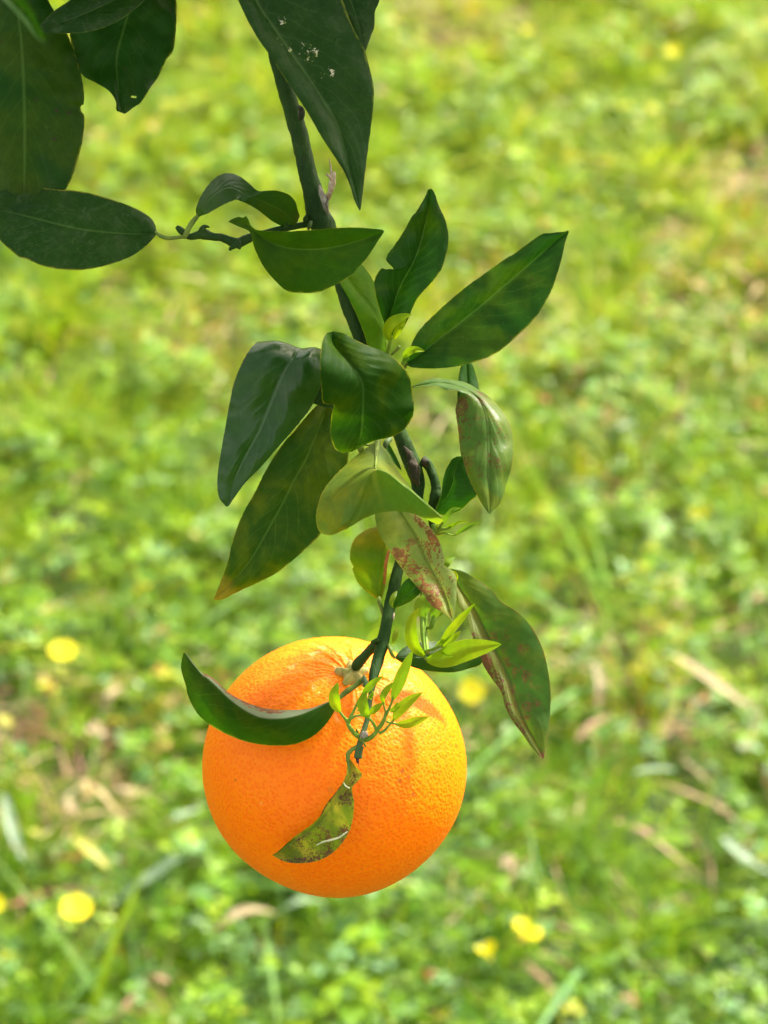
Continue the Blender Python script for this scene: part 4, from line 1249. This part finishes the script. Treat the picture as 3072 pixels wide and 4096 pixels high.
l27 = leaf(8, [(945, 512), (920, 513), (830, 549), (750, 560), (650, 561), (560, 546), (480, 516), (400, 470), (330, 404), (285, 378), (265, 372), (240, 345), (215, 312), (180, 268)],
           [(945, 515), (920, 518), (845, 553), (750, 590), (650, 606), (560, 598), (480, 560), (400, 500), (330, 432), (295, 402), (268, 384), (240, 352), (210, 316), (178, 270)],
           [(948, 530), (938, 575), (885, 650), (820, 702), (735, 737), (620, 743), (500, 726), (400, 690), (312, 642), (242, 580), (200, 505), (180, 430), (158, 345), (170, 270)],
           m_cup, BR, (12, 14, 17, 19, 20, 19, 17, 14, 11, 9, 7, 6, 5, 4), (0, -1, -3, -5, -7, -8, -8, -7, -5, -4, -3, -2, -1, 0), (0, -1, -2, -4, -5, -6, -6, -6, -6, -5, -4, -3, -2, 0), idx=True, seed=27, und=.5, bulge=.8, nr=110, crease=0,
           label='dark cupped leaf curling up at the left, in front of the top of the orange')
child_tube('petiole', 8, [(935, 522, 13, 8), (975, 492, 12, 13), (1000, 470, 12, 15), (1045, 440, 12, 14), (1075, 415, 12, 15), (1100, 408, 12, 14)], M_PET, l27, BR)
l28 = leaf(8, [(1008, 808), (1005, 850), (1000, 890), (985, 930), (960, 965), (925, 1010), (895, 1050), (860, 1112), (820, 1150), (790, 1172), (735, 1210), (680, 1258), (650, 1285), (624, 1302)],
           [(1014, 808), (1020, 850), (1024, 890), (1012, 925), (992, 965), (962, 1010), (930, 1058), (895, 1105), (850, 1150), (805, 1188), (750, 1225), (690, 1262), (655, 1290), (625, 1303)],
           [(1020, 808), (1050, 850), (1082, 888), (1062, 925), (1032, 962), (1042, 1035), (1036, 1115), (1018, 1180), (985, 1235), (938, 1285), (868, 1328), (770, 1344), (690, 1336), (628, 1306)],
           m_hang, BR, (19, 20, 21, 22, 22, 22, 21, 20, 19, 17, 15, 13, 11, 9), (0, -1, -2, -2, -2, -2, -2, -2, -2, -2, -1, -1, 0, 0), (0, 1, 2, 2, 1, 3, 4, 4, 4, 3, 2, 2, 1, 0), idx=True, seed=28, und=.6, bulge=-.8, nr=110, edge=2.2,
           label='small curved leaf with dark specks hanging in front of the orange')
child_tube('petiole', 8, [(1060, 745, 20, 10), (1030, 765, 20, 12), (1012, 785, 20, 13), (1010, 815, 20, 11), (1016, 850, 20.6, 6), (1018, 890, 21.4, 4)], M_PET, l28, BR)
M_SCR = flat_mat('scratch', (.70, .68, .45), (.55, .55, .35), .2, .6)
tube('scratch', 8, [(850, 1252, 23.2, 2), (880, 1236, 23.6, 4), (920, 1226, 24.2, 5), (965, 1212, 25, 4.5), (990, 1196, 25.4, 4), (1008, 1182, 25.6, 1.5)], M_SCR, BR, rough=.2)
tube('scratch', 8, [(988, 932, 23, 2.5), (1000, 950, 23.6, 4), (1018, 960, 24, 3)], M_SCR, BR, rough=.2)
slim(6, [(405, 600, -2), (430, 670, -2), (465, 730, -2), (508, 800, -3)], 40, m_mid, BR, name='leaf', label='narrow green leaf squeezed between the folded leaf and the old bark')
tube('petiole', 6, [(430, 590, 0, 20), (405, 620, 2, 20), (400, 655, 2, 12)], M_TWIG, BR)
tube('bud', 5, [(1150, 880, 6, 14), (1180, 885, 8, 26), (1185, 915, 8, 24), (1175, 935, 7, 8)], M_PET, BR, rough=.05)
tube('petiole', 5, [(1200, 880, 3, 8), (1250, 885, 3, 9), (1300, 870, 3, 9)], M_PET, BR, rough=.05)
slim(6, [(792, 1452, 4), (805, 1410, 4), (830, 1385, 3), (864, 1370, 2)], 62, m_young2, BR, name='leaf_lobe')
slim(6, [(850, 1465, 4), (872, 1500, 4), (875, 1530, 3)], 26, m_young, BR, name='leaf_lobe')


# --- fresh shoots
def shoot(label):
    o = bpy.data.objects.new('young_shoot', None)
    COL.objects.link(o)
    o.parent = BR
    o['_o'] = tuple(ORG)
    o['label'] = label
    return o


s1 = shoot('fresh bright green shoot of slender leaves in front of the orange')
for pts in ([(385, 1140, 19, 10), (350, 1125, 21, 11), (318, 1095, 23, 11), (295, 1060, 24, 10), (285, 1032, 24, 9), (262, 1005, 25, 6), (240, 975, 25, 5)],
            [(290, 1045, 24, 9), (305, 1010, 25, 8), (325, 970, 25, 7), (350, 915, 26, 6), (370, 880, 26, 6), (385, 850, 26, 5)],
            [(300, 1022, 25, 7), (340, 1000, 26, 6), (385, 1000, 27, 6), (420, 1018, 26, 7), (445, 1050, 25, 8), (460, 1085, 23, 8)],
            [(385, 1150, 19, 11), (420, 1135, 21, 12), (450, 1110, 22, 11), (475, 1075, 23, 10), (500, 1040, 24, 10), (515, 1000, 25, 9), (520, 975, 25, 7)],
            [(520, 985, 25, 6), (508, 945, 26, 5), (505, 915, 26, 5)],
            [(520, 995, 25, 8), (540, 950, 26, 7), (556, 910, 27, 6), (568, 880, 27, 5)],
            [(480, 1105, 23, 8), (510, 1088, 24, 7), (540, 1055, 25, 6), (570, 1020, 26, 5)],
            [(522, 1035, 24, 6), (555, 1045, 25, 5), (590, 1050, 26, 5)],
            [(345, 970, 25, 5), (365, 960, 25, 4), (380, 955, 25, 3)]):
    tube('shoot_stem', 7, [(a, b, c, e * 1.35) for a, b, c, e in pts], M_SHOOT, s1, rough=.05, ns=8)
for pts, w in (([(240, 978, 25), (212, 925, 26), (205, 870, 27), (218, 830, 27), (230, 798, 27)], 52),
               ([(372, 885, 26), (410, 835, 27), (450, 795, 28), (504, 760, 28)], 34),
               ([(413, 1008, 27), (385, 965, 28), (378, 915, 28), (400, 850, 28)], 52),
               ([(418, 990, 26), (455, 958, 27), (502, 922, 27)], 34),
               ([(502, 925, 26), (500, 885, 27), (525, 840, 27), (575, 792, 27)], 32),
               ([(558, 905, 27), (590, 820, 28), (625, 730, 29), (682, 603, 30)], 56),
               ([(562, 1028, 26), (600, 970, 27), (660, 910, 28), (740, 858, 29)], 52),
               ([(580, 1052, 26), (640, 1050, 27), (700, 1032, 28), (780, 1004, 28)], 44),
               ([(430, 905, 27), (425, 880, 28), (440, 862, 28), (430, 845, 28)], 14),
               ([(540, 975, 27), (570, 945, 28), (598, 912, 28)], 14), ([(545, 980, 27), (580, 962, 28), (606, 942, 28)], 14),
               ([(412, 895, 27), (430, 885, 28), (450, 870, 28)], 12)):
    slim(7, pts, w * 1.3, m_young, s1)
tube('leaf_scar', 7, [(372, 1120, 21, 18), (390, 1112, 22, 20), (408, 1105, 22, 14)], M_SCAR, s1, rough=.15)
for a, b in ((325, 1095), (340, 1085), (362, 1140), (385, 1165)):
    tube('bud', 7, [(a + 12, b + 22, 20, 6), (a + 4, b + 8, 22, 7), (a, b - 6, 23, 4)], M_PET, s1, rough=.1, ns=7)

s2 = shoot('bright yellow-green shoot right of the stem, above the level dark leaf')
for pts in ([(745, 130, -4, 18), (738, 220, -3, 18), (745, 320, -2, 15), (758, 400, -1, 12), (756, 480, 0, 11), (764, 560, 4, 12), (768, 620, 6, 12)],
            [(735, 405, 3, 14), (738, 460, 4, 14), (740, 520, 5, 13), (748, 580, 6, 10), (755, 630, 7, 8)],
            [(815, 395, 2, 14), (803, 430, 2, 15), (790, 465, 1, 14), (768, 468, 0, 10)],
            [(752, 640, 7, 8), (720, 605, 9, 7), (705, 580, 10, 5)],
            [(755, 612, 7, 10), (800, 600, 9, 11), (845, 580, 11, 10), (865, 590, 12, 6)],
            [(750, 640, 7, 9), (765, 660, 9, 9), (790, 672, 10, 6)]):
    tube('shoot_stem', 7, pts, M_SHOOT, s2, rough=.05, ns=8)
for pts, w, m in (([(750, 640, 8), (690, 580, 11), (668, 500, 13), (680, 410, 13), (722, 348, 13)], 66, m_young),
                  ([(842, 582, 11), (890, 510, 13), (960, 425, 15), (1055, 322, 17)], 44, m_young),
                  ([(848, 590, 11), (895, 555, 13), (935, 520, 14), (970, 488, 14)], 40, m_young),
                  ([(765, 665, 10), (860, 655, 14), (980, 610, 16), (1100, 585, 17), (1216, 568, 18)], 116, m_young),
                  ([(850, 605, 13), (870, 630, 16), (900, 640, 17), (930, 640, 17)], 16, m_young),
                  ([(738, 410, 2), (735, 350, 3), (755, 300, 3), (770, 250, 2)], 88, m_young2),
                  ([(800, 410, 2), (815, 370, 3), (812, 330, 3), (840, 290, 2)], 60, m_young2),
                  ([(835, 400, 2), (850, 370, 2), (870, 340, 1)], 30, m_young2),
                  ([(820, 575, 11), (860, 545, 12), (880, 520, 12)], 18, m_young)):
    slim(7, pts, w * 1.15, m, s2)

s3 = shoot('small green shoot beside the forked twig, right of the folded leaf')
for pts in ([(715, 1160, -4, 10), (728, 1195, -3, 14), (742, 1222, -2, 12), (790, 1215, 1, 7), (850, 1232, 2, 6), (868, 1225, 3, 5)],
            [(735, 1205, -2, 12), (775, 1190, 0, 12), (810, 1185, 1, 9), (845, 1165, 2, 6)],
            [(740, 1200, -2, 10), (768, 1165, 0, 9), (785, 1140, 1, 8)]):
    tube('shoot_stem', 6, pts, M_SHOOT, s3, rough=.1, ns=8)
for pts, w in (([(772, 1165, 0), (805, 1110, 3), (850, 1058, 4), (906, 1048, 4)], 34), ([(815, 1190, 1), (860, 1155, 3), (910, 1140, 3), (960, 1142, 3)], 22),
               ([(858, 1232, 2), (910, 1195, 4), (980, 1158, 5), (1042, 1138, 5)], 32), ([(745, 1190, -1), (738, 1170, 0), (735, 1160, 0)], 16), ([(800, 1190, 1), (835, 1160, 2), (850, 1158, 2)], 18)):
    slim(6, pts, w, m_young2 if w > 30 else m_young, s3)

s4 = shoot('tiny bright green shoot between the upright leaf and the long right-hand leaf')
tube('shoot_stem', 4, [(372, 1110, -6, 14), (382, 1060, -2, 13), (392, 1010, 1, 11), (400, 980, 2, 9)], M_SHOOT, s4, rough=.05)
tube('shoot_stem', 4, [(465, 1175, 1, 10), (472, 1130, 3, 12), (485, 1100, 4, 9)], M_SHOOT, s4, rough=.1)
tube('shoot_stem', 4, [(400, 1085, 0, 7), (425, 1062, 2, 9), (445, 1040, 3, 10), (450, 1028, 3, 5)], M_PET, s4, rough=.1)
for pts, w, m in (([(395, 1000, 2), (375, 950, 4), (400, 895, 6), (460, 858, 7), (526, 840, 7)], 66, m_young), ([(412, 992, 2), (440, 940, 4), (468, 895, 5), (490, 860, 5)], 44, m_young),
                  ([(440, 930, 5), (465, 920, 6), (484, 912, 6)], 14, m_young), ([(474, 1115, 4), (500, 1070, 6), (545, 1052, 8), (602, 1062, 8)], 46, m_young), ([(470, 1125, 4), (492, 1112, 6), (512, 1102, 6)], 20, m_young2)):
    slim(4, pts, w, m, s4)


# ------------------------------------------------------------------ foliage of the same tree just above the frame: it is what shades the upper leaves
def canopy():
    vv, ff, uv = [], [], []
    rnd = random.Random(5)
    cs = (SDIR.dot(Vector(tuple(CX))), SDIR.dot(Vector(tuple(CU))), SDIR.dot(Vector(tuple(CW))))
    k = 0
    for i in range(150):
        # pick a spot on the upper leaves and climb towards the sun until well above the frame
        tx, ty = rnd.uniform(-250, 1650), rnd.uniform(-500, 900)
        t = (ty + rnd.uniform(330, 1100)) / (cs[1] * 1000) * (1000 * .70 / FPX) * 1000 / 1.0   # mm of climb
        t = max(t, 25)
        px = tx + cs[0] * t / (.70 / FPX * 1000)
        py = ty - cs[1] * t / (.70 / FPX * 1000)
        dd = cs[2] * t + rnd.uniform(-6, 6)
        if py > -230:
            continue
        c = Vector(tuple(P(px, py, dd)))
        nrm = (SDIR + Vector((rnd.gauss(0, .5), rnd.gauss(0, .5), rnd.gauss(0, .5)))).normalized()
        a = nrm.cross(Vector((rnd.gauss(0, 1), rnd.gauss(0, 1), -1))).normalized()
        b = nrm.cross(a)
        Ln, Wd = rnd.uniform(.045, .075), rnd.uniform(.011, .016)
        if (c + b * Ln)[2] > 99:
            continue
        base = len(vv)
        for r in range(9):
            s = r / 8
            w = Wd * math.sin(math.pi * min(1, .03 + .97 * s)) ** .8
            for q in (-1, 0, 1):
                p = c + b * (s - .5) * Ln + a * w * q - nrm * (.006 * (2 * s - 1) ** 2) + nrm * .002 * abs(q)
                vv.append(np.array(p) - ORG2)
                uv.append((.5 + q * .5, s))
        for r in range(8):
            for q in range(2):
                x = base + r * 3 + q
                ff.append((x, x + 1, x + 4, x + 3))
    o = link_mesh('foliage', vv, ff, m_top, BR2, uv)
    o['kind'] = 'stuff'


canopy()
